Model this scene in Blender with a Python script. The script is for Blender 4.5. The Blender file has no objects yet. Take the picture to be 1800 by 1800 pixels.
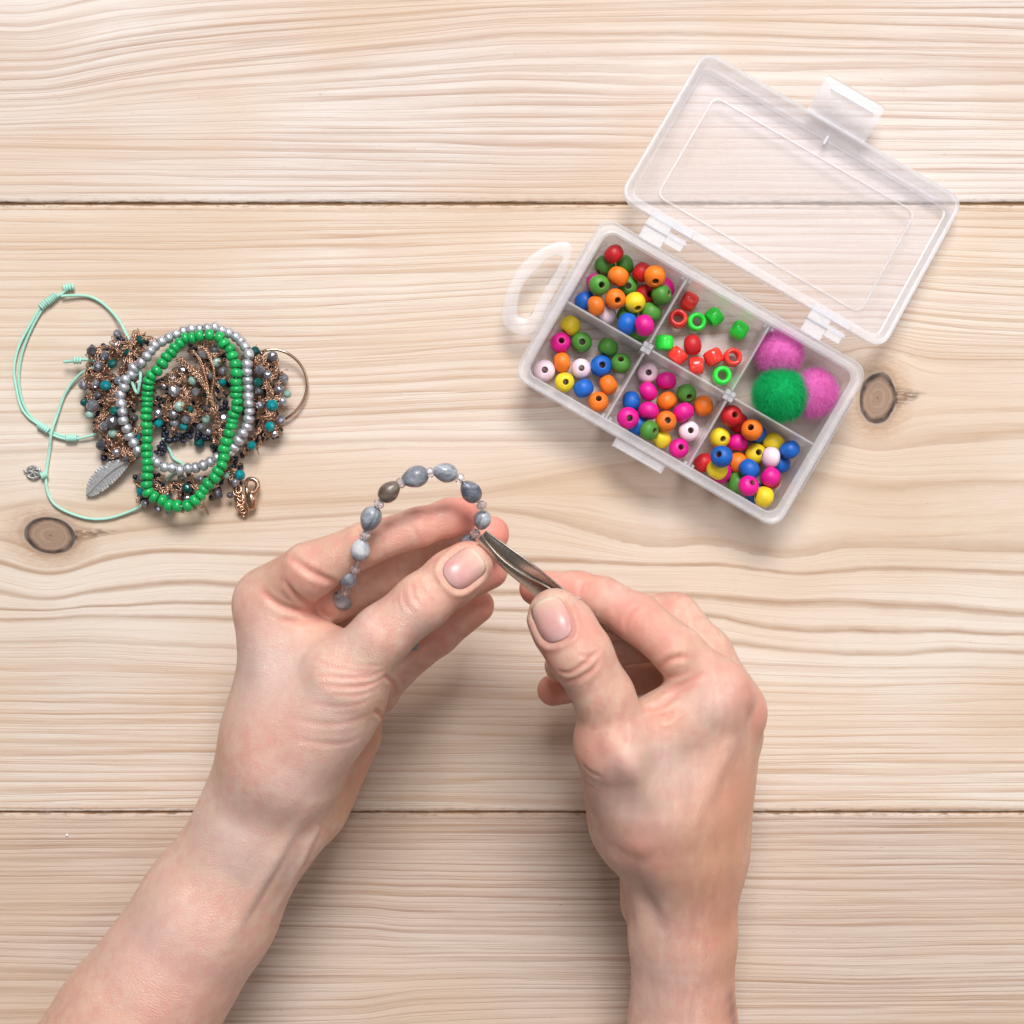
import bpy, math, random
import numpy as np
from mathutils import Vector, Matrix
from mathutils.bvhtree import BVHTree

random.seed(7)
rng = np.random.default_rng(7)
sc = bpy.context.scene
COL = sc.collection
MM = 0.001
CAM_H = 620.0                 # camera height over the table, mm
PX = 400.0 / 1800.0           # mm on the table for one pixel of the photograph

# ------------------------------------------------------------------ camera
cam = bpy.data.cameras.new('camera')
cam.sensor_width = 36.0
cam.lens = 36.0 * CAM_H / 400.0
cam.clip_start = 0.01
cam.clip_end = 20.0
cam.dof.use_dof = True
cam.dof.focus_distance = 0.58
cam.dof.aperture_fstop = 36.0
camo = bpy.data.objects.new('camera', cam)
camo.location = (0, 0, CAM_H * MM)
COL.objects.link(camo)
sc.camera = camo

# ------------------------------------------------------------------ light: a big soft window beyond the far edge of the table, white room around
world = bpy.data.worlds.new('World')
sc.world = world
world.use_nodes = True
bg = world.node_tree.nodes['Background']
bg.inputs[0].default_value = (1.0, 0.985, 0.965, 1)
bg.inputs[1].default_value = 0.135

def area(name, loc, target, sx, sy, power, color):
    l = bpy.data.lights.new(name, 'AREA')
    l.shape = 'RECTANGLE'
    l.size = sx
    l.size_y = sy
    l.energy = power
    l.color = color
    o = bpy.data.objects.new(name, l)
    o.location = loc
    o.rotation_euler = (Vector(target) - Vector(loc)).to_track_quat('-Z', 'Y').to_euler()
    COL.objects.link(o)
    return o
area('window_light', (0.15, 1.45, 1.95), (0.0, 0.0, 0.0), 1.0, 0.8, 67.0, (1.0, 0.985, 0.97))
area('overhead_fill', (0.25, 0.35, 2.1), (0.0, 0.1, 0.0), 1.8, 1.2, 9.5, (0.99, 0.99, 1.0))  # added overhead area fill, in place of bounce from the ceiling
area('side_window_light', (1.3, 0.25, 0.9), (0.0, 0.0, 0.03), 0.6, 0.6, 3.5, (1.0, 0.98, 0.95))

sc.view_settings.view_transform = 'Standard'
sc.view_settings.look = 'None'
sc.view_settings.exposure = 0.0
sc.view_settings.gamma = 1.0
sc.view_settings.use_curve_mapping = False
sc.cycles.max_bounces = 7
sc.cycles.diffuse_bounces = 3
sc.cycles.glossy_bounces = 3
sc.cycles.transparent_max_bounces = 20
sc.cycles.use_adaptive_sampling = True
sc.cycles.adaptive_threshold = 0.02
sc.cycles.use_denoising = True

# ------------------------------------------------------------------ helpers
def U(px, py, z=0.0):
    """point in mm: where a sight line through a photo pixel reaches the height z"""
    f = (CAM_H - z) / CAM_H
    return np.array([(px - 900.0) * PX * f, (900.0 - py) * PX * f, z])

def tag(o, label=None, cat=None, group=None, kind=None):
    if label: o['label'] = label
    if cat: o['category'] = cat
    if group: o['group'] = group
    if kind: o['kind'] = kind
    return o

def empty(name, loc):
    o = bpy.data.objects.new(name, None)
    o.location = Vector([float(c) * MM for c in loc])
    o.empty_display_size = 0.01
    COL.objects.link(o)
    return o

def link(name, mesh, parent=None, loc=None, rot=None, scale=None):
    o = bpy.data.objects.new(name, mesh)
    if loc is not None: o.location = Vector([float(c) * MM for c in loc])
    if rot is not None:
        o.rotation_mode = 'QUATERNION'
        o.rotation_quaternion = rot
    if scale is not None: o.scale = scale
    COL.objects.link(o)
    if parent is not None: o.parent = parent
    return o

class MB:
    def __init__(s):
        s.v = []
        s.f = []
    def add(s, verts, faces):
        b = len(s.v)
        s.v.extend([tuple(float(c) for c in p) for p in verts])
        s.f.extend([tuple(b + i for i in f) for f in faces])
    def box(s, o, ax, ay, az):
        o, ax, ay, az = map(np.asarray, (o, ax, ay, az))
        p = [o + ax * i + ay * j + az * k for k in (-1, 1) for j in (-1, 1) for i in (-1, 1)]
        s.add(p, [(0, 2, 3, 1), (4, 5, 7, 6), (0, 1, 5, 4), (2, 6, 7, 3), (0, 4, 6, 2), (1, 3, 7, 5)])
    def tube(s, pts, rad, n=8, closed=False, squash=None):
        P = np.asarray(pts, float)
        m = len(P)
        R = np.full(m, rad, float) if np.isscalar(rad) else np.asarray(rad, float)
        if closed:
            T = np.roll(P, -1, 0) - np.roll(P, 1, 0)
        else:
            T = np.gradient(P, axis=0)
        T /= np.linalg.norm(T, axis=1)[:, None] + 1e-9
        up = np.array([0, 0, 1.0])
        if abs(T[0] @ up) > .9: up = np.array([1.0, 0, 0])
        nrm = up - T[0] * (T[0] @ up)
        nrm /= np.linalg.norm(nrm)
        vs = []
        for i in range(m):
            nrm = nrm - T[i] * (T[i] @ nrm)
            nrm /= np.linalg.norm(nrm) + 1e-9
            bn = np.cross(T[i], nrm)
            for k in range(n):
                a = 2 * math.pi * k / n
                vs.append(P[i] + R[i] * (math.cos(a) * nrm + math.sin(a) * bn))
        fs = []
        for i in range(m if closed else m - 1):
            j = (i + 1) % m
            for k in range(n):
                l = (k + 1) % n
                fs.append((i * n + k, i * n + l, j * n + l, j * n + k))
        if not closed:
            fs.append(tuple(range(n))[::-1])
            fs.append(tuple((m - 1) * n + k for k in range(n)))
        s.add(vs, fs)
    def lathe(s, prof, n=20, origin=(0, 0, 0), closed=True):
        """profile of (r, z) about +Z; a closed profile makes a ring shape"""
        o = np.asarray(origin, float)
        m = len(prof)
        vs = [o + np.array([r * math.cos(2 * math.pi * k / n), r * math.sin(2 * math.pi * k / n), z]) for (r, z) in prof for k in range(n)]
        fs = []
        for i in range(m if closed else m - 1):
            j = (i + 1) % m
            for k in range(n):
                l = (k + 1) % n
                fs.append((i * n + k, i * n + l, j * n + l, j * n + k))
        s.add(vs, fs)
    def mesh(s, name, mat, smooth=True, origin=(0, 0, 0), sharp=None):
        me = bpy.data.meshes.new(name)
        o = np.asarray(origin, float)
        me.from_pydata([tuple((np.asarray(p) - o) * MM) for p in s.v], [], s.f)
        me.materials.append(mat)
        if smooth:
            me.shade_smooth()
            if sharp is not None:
                me.set_sharp_from_angle(angle=math.radians(sharp))
        return me
    def build(s, name, mat, parent=None, smooth=True, origin=None, sharp=None):
        if origin is None:
            origin = np.array(parent.location) / MM if parent is not None else (0, 0, 0)
            if parent is not None and parent.parent is not None:
                origin = origin + np.array(parent.parent.location) / MM
        loc = (0, 0, 0) if parent is not None else origin
        return link(name, s.mesh(name, mat, smooth, origin, sharp), parent, loc)

def spline(pts, n, closed=False):
    """Catmull-Rom through points, resampled to n even points"""
    P = np.asarray(pts, float)
    if closed: Q = np.vstack([P[-1], P, P[0], P[1]])
    else: Q = np.vstack([2 * P[0] - P[1], P, 2 * P[-1] - P[-2]])
    out = []
    for i in range(1, len(Q) - 2):
        for t in np.linspace(0, 1, 16, endpoint=False):
            a, b, c, d = Q[i - 1], Q[i], Q[i + 1], Q[i + 2]
            out.append(.5 * (2 * b + (c - a) * t + (2 * a - 5 * b + 4 * c - d) * t * t + (3 * b - a - 3 * c + d) * t ** 3))
    if not closed: out.append(Q[-2])
    else: out.append(out[0])
    out = np.array(out)
    L = np.concatenate([[0], np.cumsum(np.linalg.norm(np.diff(out, axis=0), axis=1))])
    t = np.linspace(0, L[-1], n, endpoint=not closed)
    return np.stack([np.interp(t, L, out[:, k]) for k in range(out.shape[1])], 1)

def axis_rot(d):
    return Vector([float(c) for c in d]).to_track_quat('Z', 'Y')

# ------------------------------------------------------------------ node helpers
class NT:
    def __init__(s, name):
        s.m = bpy.data.materials.new(name)
        s.m.use_nodes = True
        s.t = s.m.node_tree
        s.t.nodes.clear()
        s.out = s.t.nodes.new('ShaderNodeOutputMaterial')
    def n(s, typ, **kw):
        nd = s.t.nodes.new('ShaderNode' + typ)
        for k, v in kw.items(): setattr(nd, k, v)
        return nd
    def set(s, sock, v):
        if isinstance(v, bpy.types.NodeSocket): s.t.links.new(v, sock)
        elif v is not None:
            if hasattr(sock.default_value, '__len__') and hasattr(v, '__len__') and len(v) == 3 and len(sock.default_value) == 4: v = (*v, 1)
            sock.default_value = v
    def math(s, op, a, b=None, c=None):
        nd = s.n('Math', operation=op)
        for i, v in enumerate((a, b, c)):
            if v is not None: s.set(nd.inputs[i], v)
        return nd.outputs[0]
    def comb(s, x, y, z):
        nd = s.n('CombineXYZ')
        for i, v in enumerate((x, y, z)): s.set(nd.inputs[i], v)
        return nd.outputs[0]
    def noise(s, vec, scale=1.0, detail=2.0, rough=.5, dist=0.0):
        nd = s.n('TexNoise')
        s.set(nd.inputs['Vector'], vec)
        nd.inputs['Scale'].default_value = scale
        nd.inputs['Detail'].default_value = detail
        nd.inputs['Roughness'].default_value = rough
        nd.inputs['Distortion'].default_value = dist
        return nd.outputs['Fac']
    def ramp(s, fac, stops, interp='LINEAR'):
        nd = s.n('ValToRGB')
        r = nd.color_ramp
        r.interpolation = interp
        while len(r.elements) < len(stops): r.elements.new(.5)
        for e, (p, c) in zip(r.elements, stops):
            e.position = p
            e.color = (*c, 1) if hasattr(c, '__len__') else (c, c, c, 1)
        s.set(nd.inputs[0], fac)
        return nd.outputs[0]
    def mix(s, fac, a, b, mode='MIX'):
        nd = s.n('Mix', data_type='RGBA', blend_type=mode)
        s.set(nd.inputs[0], fac)
        s.set(nd.inputs[6], a)
        s.set(nd.inputs[7], b)
        return nd.outputs[2]
    def maprange(s, v, a, b, c, d):
        nd = s.n('MapRange')
        for i, x in enumerate((v, a, b, c, d)): s.set(nd.inputs[i], x)
        return nd.outputs[0]
    def bump(s, h, strength, dist, normal=None):
        nd = s.n('Bump')
        nd.inputs['Strength'].default_value = strength
        nd.inputs['Distance'].default_value = dist
        s.set(nd.inputs['Height'], h)
        if normal is not None: s.set(nd.inputs['Normal'], normal)
        return nd.outputs[0]
    def princ(s, color, rough=.5, metal=0.0, normal=None, **kw):
        b = s.n('BsdfPrincipled')
        s.set(b.inputs['Base Color'], color)
        s.set(b.inputs['Roughness'], rough)
        s.set(b.inputs['Metallic'], metal)
        if normal is not None: s.set(b.inputs['Normal'], normal)
        for k, v in kw.items(): s.set(b.inputs[k.replace('_', ' ')], v)
        return b.outputs[0]
    def done(s, shader):
        s.t.links.new(shader, s.out.inputs[0])
        return s.m

def obj_coord(t):
    return t.n('TexCoord').outputs['Object']

def mat_simple(name, col, rough=.4, metal=0.0, var=.12, scale=900, bump=0.0, **kw):
    """colour with a little mottling and a per-object shift, fine relief"""
    t = NT(name)
    oc = obj_coord(t)
    nz = t.noise(oc, scale, 3, .6)
    rnd = t.n('ObjectInfo').outputs['Random']
    k = t.math('ADD', t.maprange(nz, .25, .75, 1 - var, 1 + var * .6), t.maprange(rnd, 0, 1, -var * .7, var * .5))
    c = t.mix(1.0, col, t.comb(k, k, k), 'MULTIPLY')
    nrm = t.bump(nz, .5, bump) if bump else None
    return t.done(t.princ(c, rough, metal, nrm, **kw))
# ------------------------------------------------------------------ the table: three wide softwood planks
def wood(name, light, dark, period, contrast_stops, lines, knots, seed, lo, hi, honey=None):
    """grain follows the vertex field 'grain' (photo pixels); lines are single dark growth rings"""
    t = NT(name)
    psi = t.n('Attribute', attribute_name='grain').outputs['Fac']
    pos = t.n('NewGeometry').outputs['Position']
    sep = t.n('SeparateXYZ')
    t.set(sep.inputs[0], pos)
    X = t.math('ADD', t.math('DIVIDE', sep.outputs[0], PX * MM), 900.0)
    Y = t.math('SUBTRACT', 900.0, t.math('DIVIDE', sep.outputs[1], PX * MM))
    wob = t.noise(t.comb(t.math('MULTIPLY', X, .004), t.math('MULTIPLY', Y, .012), seed), 1, 2)
    psw = t.math('ADD', psi, t.math('MULTIPLY', t.math('SUBTRACT', wob, .5), 6.0))
    fine_w = t.noise(t.comb(t.math('MULTIPLY', X, .03), t.math('MULTIPLY', Y, .05), seed), 1, 2)
    psl = t.math('ADD', psi, t.math('MULTIPLY', t.math('SUBTRACT', fine_w, .5), 3.5))
    n1 = t.noise(t.comb(t.math('MULTIPLY', X, .0011), t.math('DIVIDE', psw, period * 1.8), seed), 1, 2, .5)
    n2 = t.noise(t.comb(t.math('MULTIPLY', X, .004), t.math('DIVIDE', psw, period * .36), seed + 3.3), 1, 2, .5)
    n3 = t.noise(t.comb(t.math('MULTIPLY', X, .02), t.math('MULTIPLY', psw, .55), seed + 9), 1, 2, .6)
    broad = t.noise(t.comb(t.math('MULTIPLY', X, .0016), t.math('MULTIPLY', psw, .006), seed + 5), 1, 2, .5)
    # growth rings: a slow rise to dark latewood, then a sharp edge
    ph = t.math('ADD', t.math('DIVIDE', psw, period), t.math('MULTIPLY', n1, 2.2))
    saw = t.ramp(t.math('FRACT', ph), [(0.0, .0), (.08, .0), (.45, .16), (.74, .62), (.86, 1.0), (.95, 1.0), (1.0, .0)])
    s1 = t.math('MULTIPLY', saw, t.maprange(n1, .30, .62, .30, 1.0))
    s2 = t.ramp(n2, [(.38, 0.0), (.70, 1.0)])
    pn = t.maprange(psi, lo, hi, 0, 1)
    con = t.ramp(pn, [((p - lo) / (hi - lo), c) for p, c in contrast_stops])
    streak = t.math('MULTIPLY', t.math('ADD', t.math('MULTIPLY', s1, .86), t.math('MULTIPLY', s2, .22)), con)
    streak = t.math('ADD', streak, t.math('MULTIPLY', t.math('SUBTRACT', n3, .5), .45))
    n4 = t.noise(t.comb(t.math('MULTIPLY', X, .0024), t.math('MULTIPLY', psw, .30), seed + 17), 1, 1, .5)
    streak = t.math('ADD', streak, t.math('MULTIPLY', t.maprange(n4, .55, .68, 0, .42), t.math('ADD', t.math('MULTIPLY', con, .8), .2)))
    streak = t.math('ADD', streak, t.maprange(broad, .35, .7, -.06, .16))
    streak.node.use_clamp = True
    col = t.mix(streak, light, dark)
    warm = t.noise(t.comb(t.math('MULTIPLY', X, .0022), t.math('MULTIPLY', psi, .0045), seed + 11), 1, 2)
    col = t.mix(t.maprange(warm, .42, .68, 0, .55), col, (.63, .46, .325))
    if honey:                                     # a broad band of darker heartwood
        hb = t.ramp(t.maprange(psw, lo, hi, 0, 1), [((p - lo) / (hi - lo), k) for p, k in honey])
        hn = t.noise(t.comb(t.math('MULTIPLY', X, .0035), t.math('MULTIPLY', Y, .006), seed + 21), 1, 2)
        col = t.mix(t.math('MULTIPLY', hb, t.maprange(hn, .3, .65, .15, 1.0)), col, (.56, .385, .235))
    h = t.math('SUBTRACT', 1.0, t.math('ADD', t.math('MULTIPLY', streak, .8), t.math('MULTIPLY', n3, .2)))
    if lines:
        st = [(0.0, 0.0)]
        for p, w, k in lines:                       # soft above the ring, sharp below it
            a = (p - lo) / (hi - lo)
            u = 1.0 / (hi - lo)
            st += [(a - w * u, 0.0), (a, k), (a + 2.6 * u, 0.0)]
        ln = t.ramp(t.maprange(psl, lo, hi, 0, 1), st)
        brk = t.noise(t.comb(t.math('MULTIPLY', X, .008), t.math('MULTIPLY', psl, .02), seed + 2), 1, 3)
        ln = t.math('MULTIPLY', ln, t.maprange(brk, .3, .6, .7, 1.0))
        col = t.mix(t.math('MULTIPLY', ln, .95), col, (.33, .175, .085))
        h = t.math('SUBTRACT', h, t.math('MULTIPLY', ln, .6))
    for (cx, cy, rx, ry, ang, tail, rag) in knots:
        ca, sa = math.cos(ang), math.sin(ang)
        kn = t.noise(t.comb(t.math('MULTIPLY', X, .035), t.math('MULTIPLY', Y, .035), seed), 1, 3)
        dx, dy = t.math('SUBTRACT', X, cx), t.math('SUBTRACT', Y, cy)
        a = t.math('DIVIDE', t.math('ADD', t.math('MULTIPLY', dx, ca), t.math('MULTIPLY', dy, sa)), rx)
        b = t.math('DIVIDE', t.math('SUBTRACT', t.math('MULTIPLY', dy, ca), t.math('MULTIPLY', dx, sa)), ry)
        r = t.math('SQRT', t.math('ADD', t.math('MULTIPLY', a, a), t.math('MULTIPLY', b, b)))
        r = t.math('ADD', r, t.math('MULTIPLY', t.math('SUBTRACT', kn, .5), rag))
        rings = t.noise(t.comb(t.math('MULTIPLY', r, 9.0), t.math('MULTIPLY', kn, 2.0), seed), 1, 3)
        inner = t.mix(rings, (.20, .12, .08), (.46, .33, .24))
        pith = t.ramp(r, [(.0, 1.0), (.05, .7), (.1, 0.0)])
        inner = t.mix(pith, inner, (.22, .12, .06))
        face = t.ramp(r, [(0.0, 1.0), (.90, 1.0), (.97, 0.0)])
        ring = t.ramp(t.math('MULTIPLY', r, .5), [(.38, 0.0), (.43, .45), (.465, 1.0), (.52, 1.0), (.55, .42), (.72, 0.0)])
        col = t.mix(face, col, inner)
        col = t.mix(t.math('MULTIPLY', ring, t.maprange(kn, .3, .6, .75, 1.0)), col, (.055, .034, .028))
        # torn dark grain on the lee side of the knot
        tx = t.math('DIVIDE', t.math('SUBTRACT', dx, rx), tail)
        width = t.math('MULTIPLY', t.math('SUBTRACT', 1.0, tx), ry * .62)
        ty = t.math('DIVIDE', t.math('ABSOLUTE', t.math('ADD', dy, t.math('MULTIPLY', tx, 9.0))), t.math('MAXIMUM', width, .5))
        tn = t.noise(t.comb(t.math('MULTIPLY', X, .07), t.math('MULTIPLY', Y, .2), seed + 4), 1, 4, .65)
        inside = t.math('MULTIPLY', t.ramp(ty, [(.35, 1.0), (1.0, 0.0)]), t.ramp(tx, [(0.0, 0.0), (.04, 1.0), (.55, .7), (1.0, 0.0)]))
        inside = t.math('MULTIPLY', inside, t.math('SUBTRACT', 1.0, face))
        col = t.mix(t.math('MULTIPLY', inside, t.maprange(tn, .40, .54, .2, 1.0)), col, (.085, .055, .045))
        halo = t.ramp(t.math('MULTIPLY', r, .33), [(.355, 0.0), (.40, .8), (.75, 0.0)])
        col = t.mix(t.math('MULTIPLY', halo, t.maprange(tn, .35, .6, .35, .85)), col, (.42, .25, .14))
    # specks of dirt along the plank edges
    edge = t.n('Attribute', attribute_name='edge').outputs['Fac']
    dn = t.noise(t.comb(t.math('MULTIPLY', X, .05), t.math('MULTIPLY', Y, .25), seed + 8), 1, 4, .7)
    dirt = t.math('MULTIPLY', edge, t.maprange(dn, .50, .64, 0.0, .75))
    col = t.mix(dirt, col, (.10, .065, .05))
    speck = t.noise(t.comb(t.math('MULTIPLY', X, .09), t.math('MULTIPLY', Y, .35), seed + 6), 1, 2, .5)
    col = t.mix(t.maprange(speck, .72, .80, 0, .5), col, (.30, .17, .10))
    nrm = t.bump(h, .5, .0003)
    return t.done(t.princ(col, .68, 0, nrm, Specular_IOR_Level=.25))

def curve_y(pts, x):
    P = np.array(sorted(pts), float)
    y = np.interp(x, P[:, 0], P[:, 1])
    # round the corners of the guide with a moving average
    k = np.hanning(13)
    k /= k.sum()
    return np.convolve(np.pad(y, 6, mode='edge'), k, 'valid')

TOP = [(-714, [(0, -714), (1800, -714)]),
       (-40, [(-700, 0), (0, -10), (60, -12), (200, -40), (450, -50), (900, -70), (1800, -90), (2500, -90)]),
       (12, [(-700, 62), (0, 62), (60, 64), (110, 55), (200, 36), (350, 18), (500, 10), (900, -5), (1350, -22), (1800, -30), (2500, -30)]),
       (55, [(-700, 105), (0, 105), (100, 104), (200, 85), (280, 72), (400, 60), (600, 45), (900, 20), (1350, 10), (1800, 12), (2500, 12)]),
       (90, [(-700, 150), (0, 150), (80, 148), (200, 122), (350, 98), (600, 72), (900, 42), (1200, 40), (1800, 60), (2500, 60)]),
       (142, [(-700, 182), (0, 182), (120, 179), (200, 165), (330, 150), (500, 140), (700, 125), (900, 108), (1300, 105), (1800, 112), (2500, 112)]),
       (172, [(-700, 205), (0, 203), (200, 188), (450, 172), (900, 160), (1300, 165), (1800, 172), (2500, 172)]),
       (252, [(-700, 245), (0, 245), (450, 252), (900, 262), (1300, 258), (1800, 262), (2500, 262)]),
       (357, [(-700, 357), (2500, 357)])]
MID = [(358, [(-700, 358), (2500, 358)]),
       (480, [(-700, 482), (0, 482), (400, 480), (700, 474), (940, 462), (1300, 468), (1800, 480), (2500, 480)]),
       (590, [(-700, 592), (0, 592), (540, 590), (700, 582), (940, 566), (1300, 556), (1600, 575), (1800, 585), (2500, 585)]),
       (725, [(-700, 745), (0, 745), (300, 742), (540, 734), (940, 716), (1200, 690), (1400, 640), (1490, 618), (1540, 611), (1580, 618), (1620, 632), (1800, 633), (2500, 640)]),
       (780, [(-700, 800), (0, 800), (200, 795), (540, 780), (700, 774), (940, 775), (1200, 776), (1470, 775), (1540, 788), (1600, 782), (1800, 770), (2500, 770)]),
       (870, [(-700, 915), (0, 905), (40, 897), (88, 893), (140, 903), (300, 895), (600, 885), (850, 870), (920, 855), (990, 838), (1050, 825), (1120, 812), (1400, 825), (1480, 838), (1600, 845), (1800, 848), (2500, 850)]),
       (905, [(-700, 945), (0, 948), (88, 960), (140, 945), (300, 925), (600, 905), (850, 893), (950, 908), (1030, 932), (1100, 955), (1160, 964), (1210, 958), (1260, 957), (1300, 968), (1340, 980), (1400, 981), (1430, 975), (1480, 960), (1550, 960), (1700, 967), (1800, 972), (2500, 980)]),
       (980, [(-700, 970), (0, 978), (40, 984), (85, 994), (110, 992), (140, 980), (180, 973), (290, 966), (380, 970), (500, 975), (850, 985), (1000, 985), (1100, 990), (1200, 992), (1270, 990), (1340, 1000), (1400, 1008), (1450, 1005), (1530, 996), (1640, 998), (1800, 1006), (2500, 1010)]),
       (1038, [(-700, 1025), (0, 1033), (50, 1046), (90, 1049), (120, 1044), (165, 1032), (220, 1030), (290, 1024), (350, 1023), (420, 1030), (700, 1040), (1130, 1048), (1220, 1048), (1300, 1055), (1380, 1060), (1470, 1056), (1560, 1063), (1660, 1067), (1720, 1075), (1800, 1082), (2500, 1085)]),
       (1070, [(-700, 1066), (0, 1069), (100, 1071), (150, 1062), (210, 1064), (290, 1058), (420, 1062), (800, 1072), (1230, 1080), (1260, 1083), (1340, 1103), (1430, 1110), (1500, 1107), (1600, 1110), (1670, 1108), (1720, 1114), (1800, 1116), (2500, 1118)]),
       (1100, [(-700, 1087), (0, 1087), (80, 1085), (150, 1079), (260, 1083), (420, 1089), (800, 1105), (1270, 1130), (1380, 1143), (1480, 1151), (1580, 1152), (1670, 1143), (1720, 1146), (1800, 1149), (2500, 1150)]),
       (1145, [(-700, 1126), (0, 1126), (150, 1123), (260, 1131), (400, 1138), (800, 1150), (1270, 1165), (1500, 1173), (1700, 1172), (1800, 1175), (2500, 1175)]),
       (1255, [(-700, 1250), (0, 1252), (400, 1256), (900, 1258), (1800, 1256), (2500, 1256)]),
       (1428, [(-700, 1428), (2500, 1428)])]
BOT = [(1428, [(-700, 1428), (2500, 1428)]),
       (1520, [(-700, 1522), (0, 1522), (540, 1518), (900, 1521), (1800, 1524), (2500, 1524)]),
       (1604, [(-700, 1600), (0, 1598), (400, 1598), (540, 1600), (660, 1604), (700, 1610), (1090, 1612), (1800, 1606), (2500, 1606)]),
       (1720, [(-700, 1716), (0, 1716), (400, 1722), (540, 1722), (700, 1720), (860, 1716), (1090, 1720), (1300, 1722), (1500, 1730), (1800, 1722), (2500, 1720)]),
       (1770, [(-700, 1790), (0, 1785), (540, 1776), (640, 1774), (720, 1758), (900, 1752), (1090, 1750), (1300, 1757), (1800, 1752), (2500, 1752)]),
       (1830, [(-700, 1845), (0, 1840), (540, 1836), (900, 1815), (1300, 1800), (1800, 1800), (2500, 1800)]),
       (2500, [(-700, 2500), (2500, 2500)])]

def plank(guides, y0, y1, mat, parent, knots=()):
    """one board: a fine sheet with the grain field on it, rounded long edges and real thickness"""
    xs = np.linspace(-680, 2480, 395)
    ys = np.linspace(y0, y1, int((y1 - y0) / 7))
    e = 3.0                                       # rounded arris, px
    ys = np.concatenate([[y0, y0 + .35 * e, y0 + .8 * e], ys[1:-1], [y1 - .8 * e, y1 - .35 * e, y1]])
    ys = np.sort(ys)
    G = np.stack([curve_y(p, xs) for _, p in guides])
    psi_g = np.array([p for p, _ in guides], float)
    nx, ny = len(xs), len(ys)
    psi = np.zeros((nx, ny))
    for i in range(nx):
        g = np.maximum.accumulate(G[:, i] + np.arange(len(psi_g)) * 1e-3)
        psi[i] = np.interp(ys, g, psi_g)
    XX, YY = np.meshgrid(xs, ys, indexing='ij')
    for kx, ky, rx, ry in knots:                  # grain parts and flows round a knot
        i, j = np.abs(xs - kx).argmin(), np.abs(ys - ky).argmin()
        rn = np.maximum(((XX - kx) / rx) ** 2 + ((YY - ky) / ry) ** 2, 1.0)
        psi = psi[i, j] + (psi - psi[i, j]) * (1 - .9 * rn ** -1.15)
    dist = np.minimum(YY - y0, y1 - YY)
    Z = -np.where(dist < e, (1 - np.clip(dist / e, 0, 1)) ** 2 * .55, 0)
    wav = .28 * np.sin(XX * .021 + y0) + .22 * np.sin(XX * .057 + 2 * y1) + .2 * np.sin(XX * .13)
    wav = wav + .35 * np.sin(XX * .31 + 3 * np.sin(XX * .017)) * np.maximum(0, np.sin(XX * .0093 + y0)) ** 3
    jag = np.where(dist < 1, wav, 0) * np.where(YY < (y0 + y1) / 2, 1, -1) * 1.4
    V = np.stack([(XX - 900) * PX, (900 - YY - jag) * PX, Z], -1).reshape(-1, 3)
    low = []
    for j in (0, ny - 1):
        r = V.reshape(nx, ny, 3)[:, j].copy()
        r[:, 2] = -24
        low.append(r)
    nv = len(V)
    V = np.vstack([V, low[0], low[1]])
    I = (np.arange(nx - 1)[:, None] * ny + np.arange(ny - 1)[None]).reshape(-1)
    F = np.stack([I, I + 1, I + ny + 1, I + ny], 1)[:, ::-1]
    F = F.tolist()
    for i in range(nx - 1):
        F.append((i * ny, (i + 1) * ny, nv + i + 1, nv + i)[::-1])
        F.append(((i + 1) * ny + ny - 1, i * ny + ny - 1, nv + nx + i, nv + nx + i + 1)[::-1])
        F.append((nv + i, nv + i + 1, nv + nx + i + 1, nv + nx + i)[::-1])
    me = bpy.data.meshes.new('plank')
    me.from_pydata((V * MM).tolist(), [], F)
    me.materials.append(mat)
    me.shade_smooth()
    at = me.attributes.new('grain', 'FLOAT', 'POINT')
    at.data.foreach_set('value', np.concatenate([psi.reshape(-1), psi[:, 0], psi[:, -1]]).astype(np.float32))
    ed = np.exp(-np.maximum(dist, 0) / 4.5)
    at = me.attributes.new('edge', 'FLOAT', 'POINT')
    at.data.foreach_set('value', np.concatenate([ed.reshape(-1), np.ones(nx), np.ones(nx)]).astype(np.float32))
    return link('plank', me, parent)

table = empty('table_top', (0, 0, 0))
tag(table, 'pale pine table top of wide horizontal planks', 'table', kind='structure')
w_top = wood('pine_pinkish', (.74, .665, .615), (.51, .365, .29), 15.0, [(-714, .8), (100, .85), (357, .75)],
             [(12, 6, .42), (41, 6, .42), (55, 6, .45), (80, 6, .42), (106, 6, .45), (134, 6, .40), (150, 5, .32)], [], 1.7, -714, 357)
w_mid = wood('pine_warm', (.755, .66, .575), (.54, .365, .255), 17.0, [(358, .85), (700, .8), (790, .35), (1120, .22), (1190, .8), (1428, .9)],
             [(725, 16, .30), (780, 14, .36), (870, 12, .42), (905, 10, .62), (980, 11, .95), (1038, 11, 1.0), (1070, 9, .95), (1100, 11, .85), (1145, 9, .45)],
             [(88, 941, 42, 30, .18, 85, .2), (1543, 700, 30, 42, .1, 60, .3)], 4.1, 358, 1428, [(770, 0.0), (800, .30), (872, .55), (905, .42), (960, .25), (1000, .10), (1060, 0.0)])
w_bot = wood('pine_brownish', (.66, .545, .465), (.41, .275, .20), 13.0, [(1428, 1.0), (1650, .8), (2500, .7)],
             [(1604, 6, .28), (1720, 10, .40), (1770, 10, .42), (1830, 12, .4)], [], 8.6, 1428, 2500)
plank(TOP, -714, 355.4, w_top, table)
plank(MID, 360.2, 1426.2, w_mid, table, [(88, 941, 46, 33), (1543, 700, 34, 47)])
plank(BOT, 1430.0, 2500, w_bot, table)
t_ = NT('seam_wood')
g_ = t_.noise(t_.n('NewGeometry').outputs['Position'], 120, 4, .7)
seam_mat = t_.done(t_.princ(t_.mix(g_, (.20, .11, .06), (.34, .20, .10)), .8))
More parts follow.
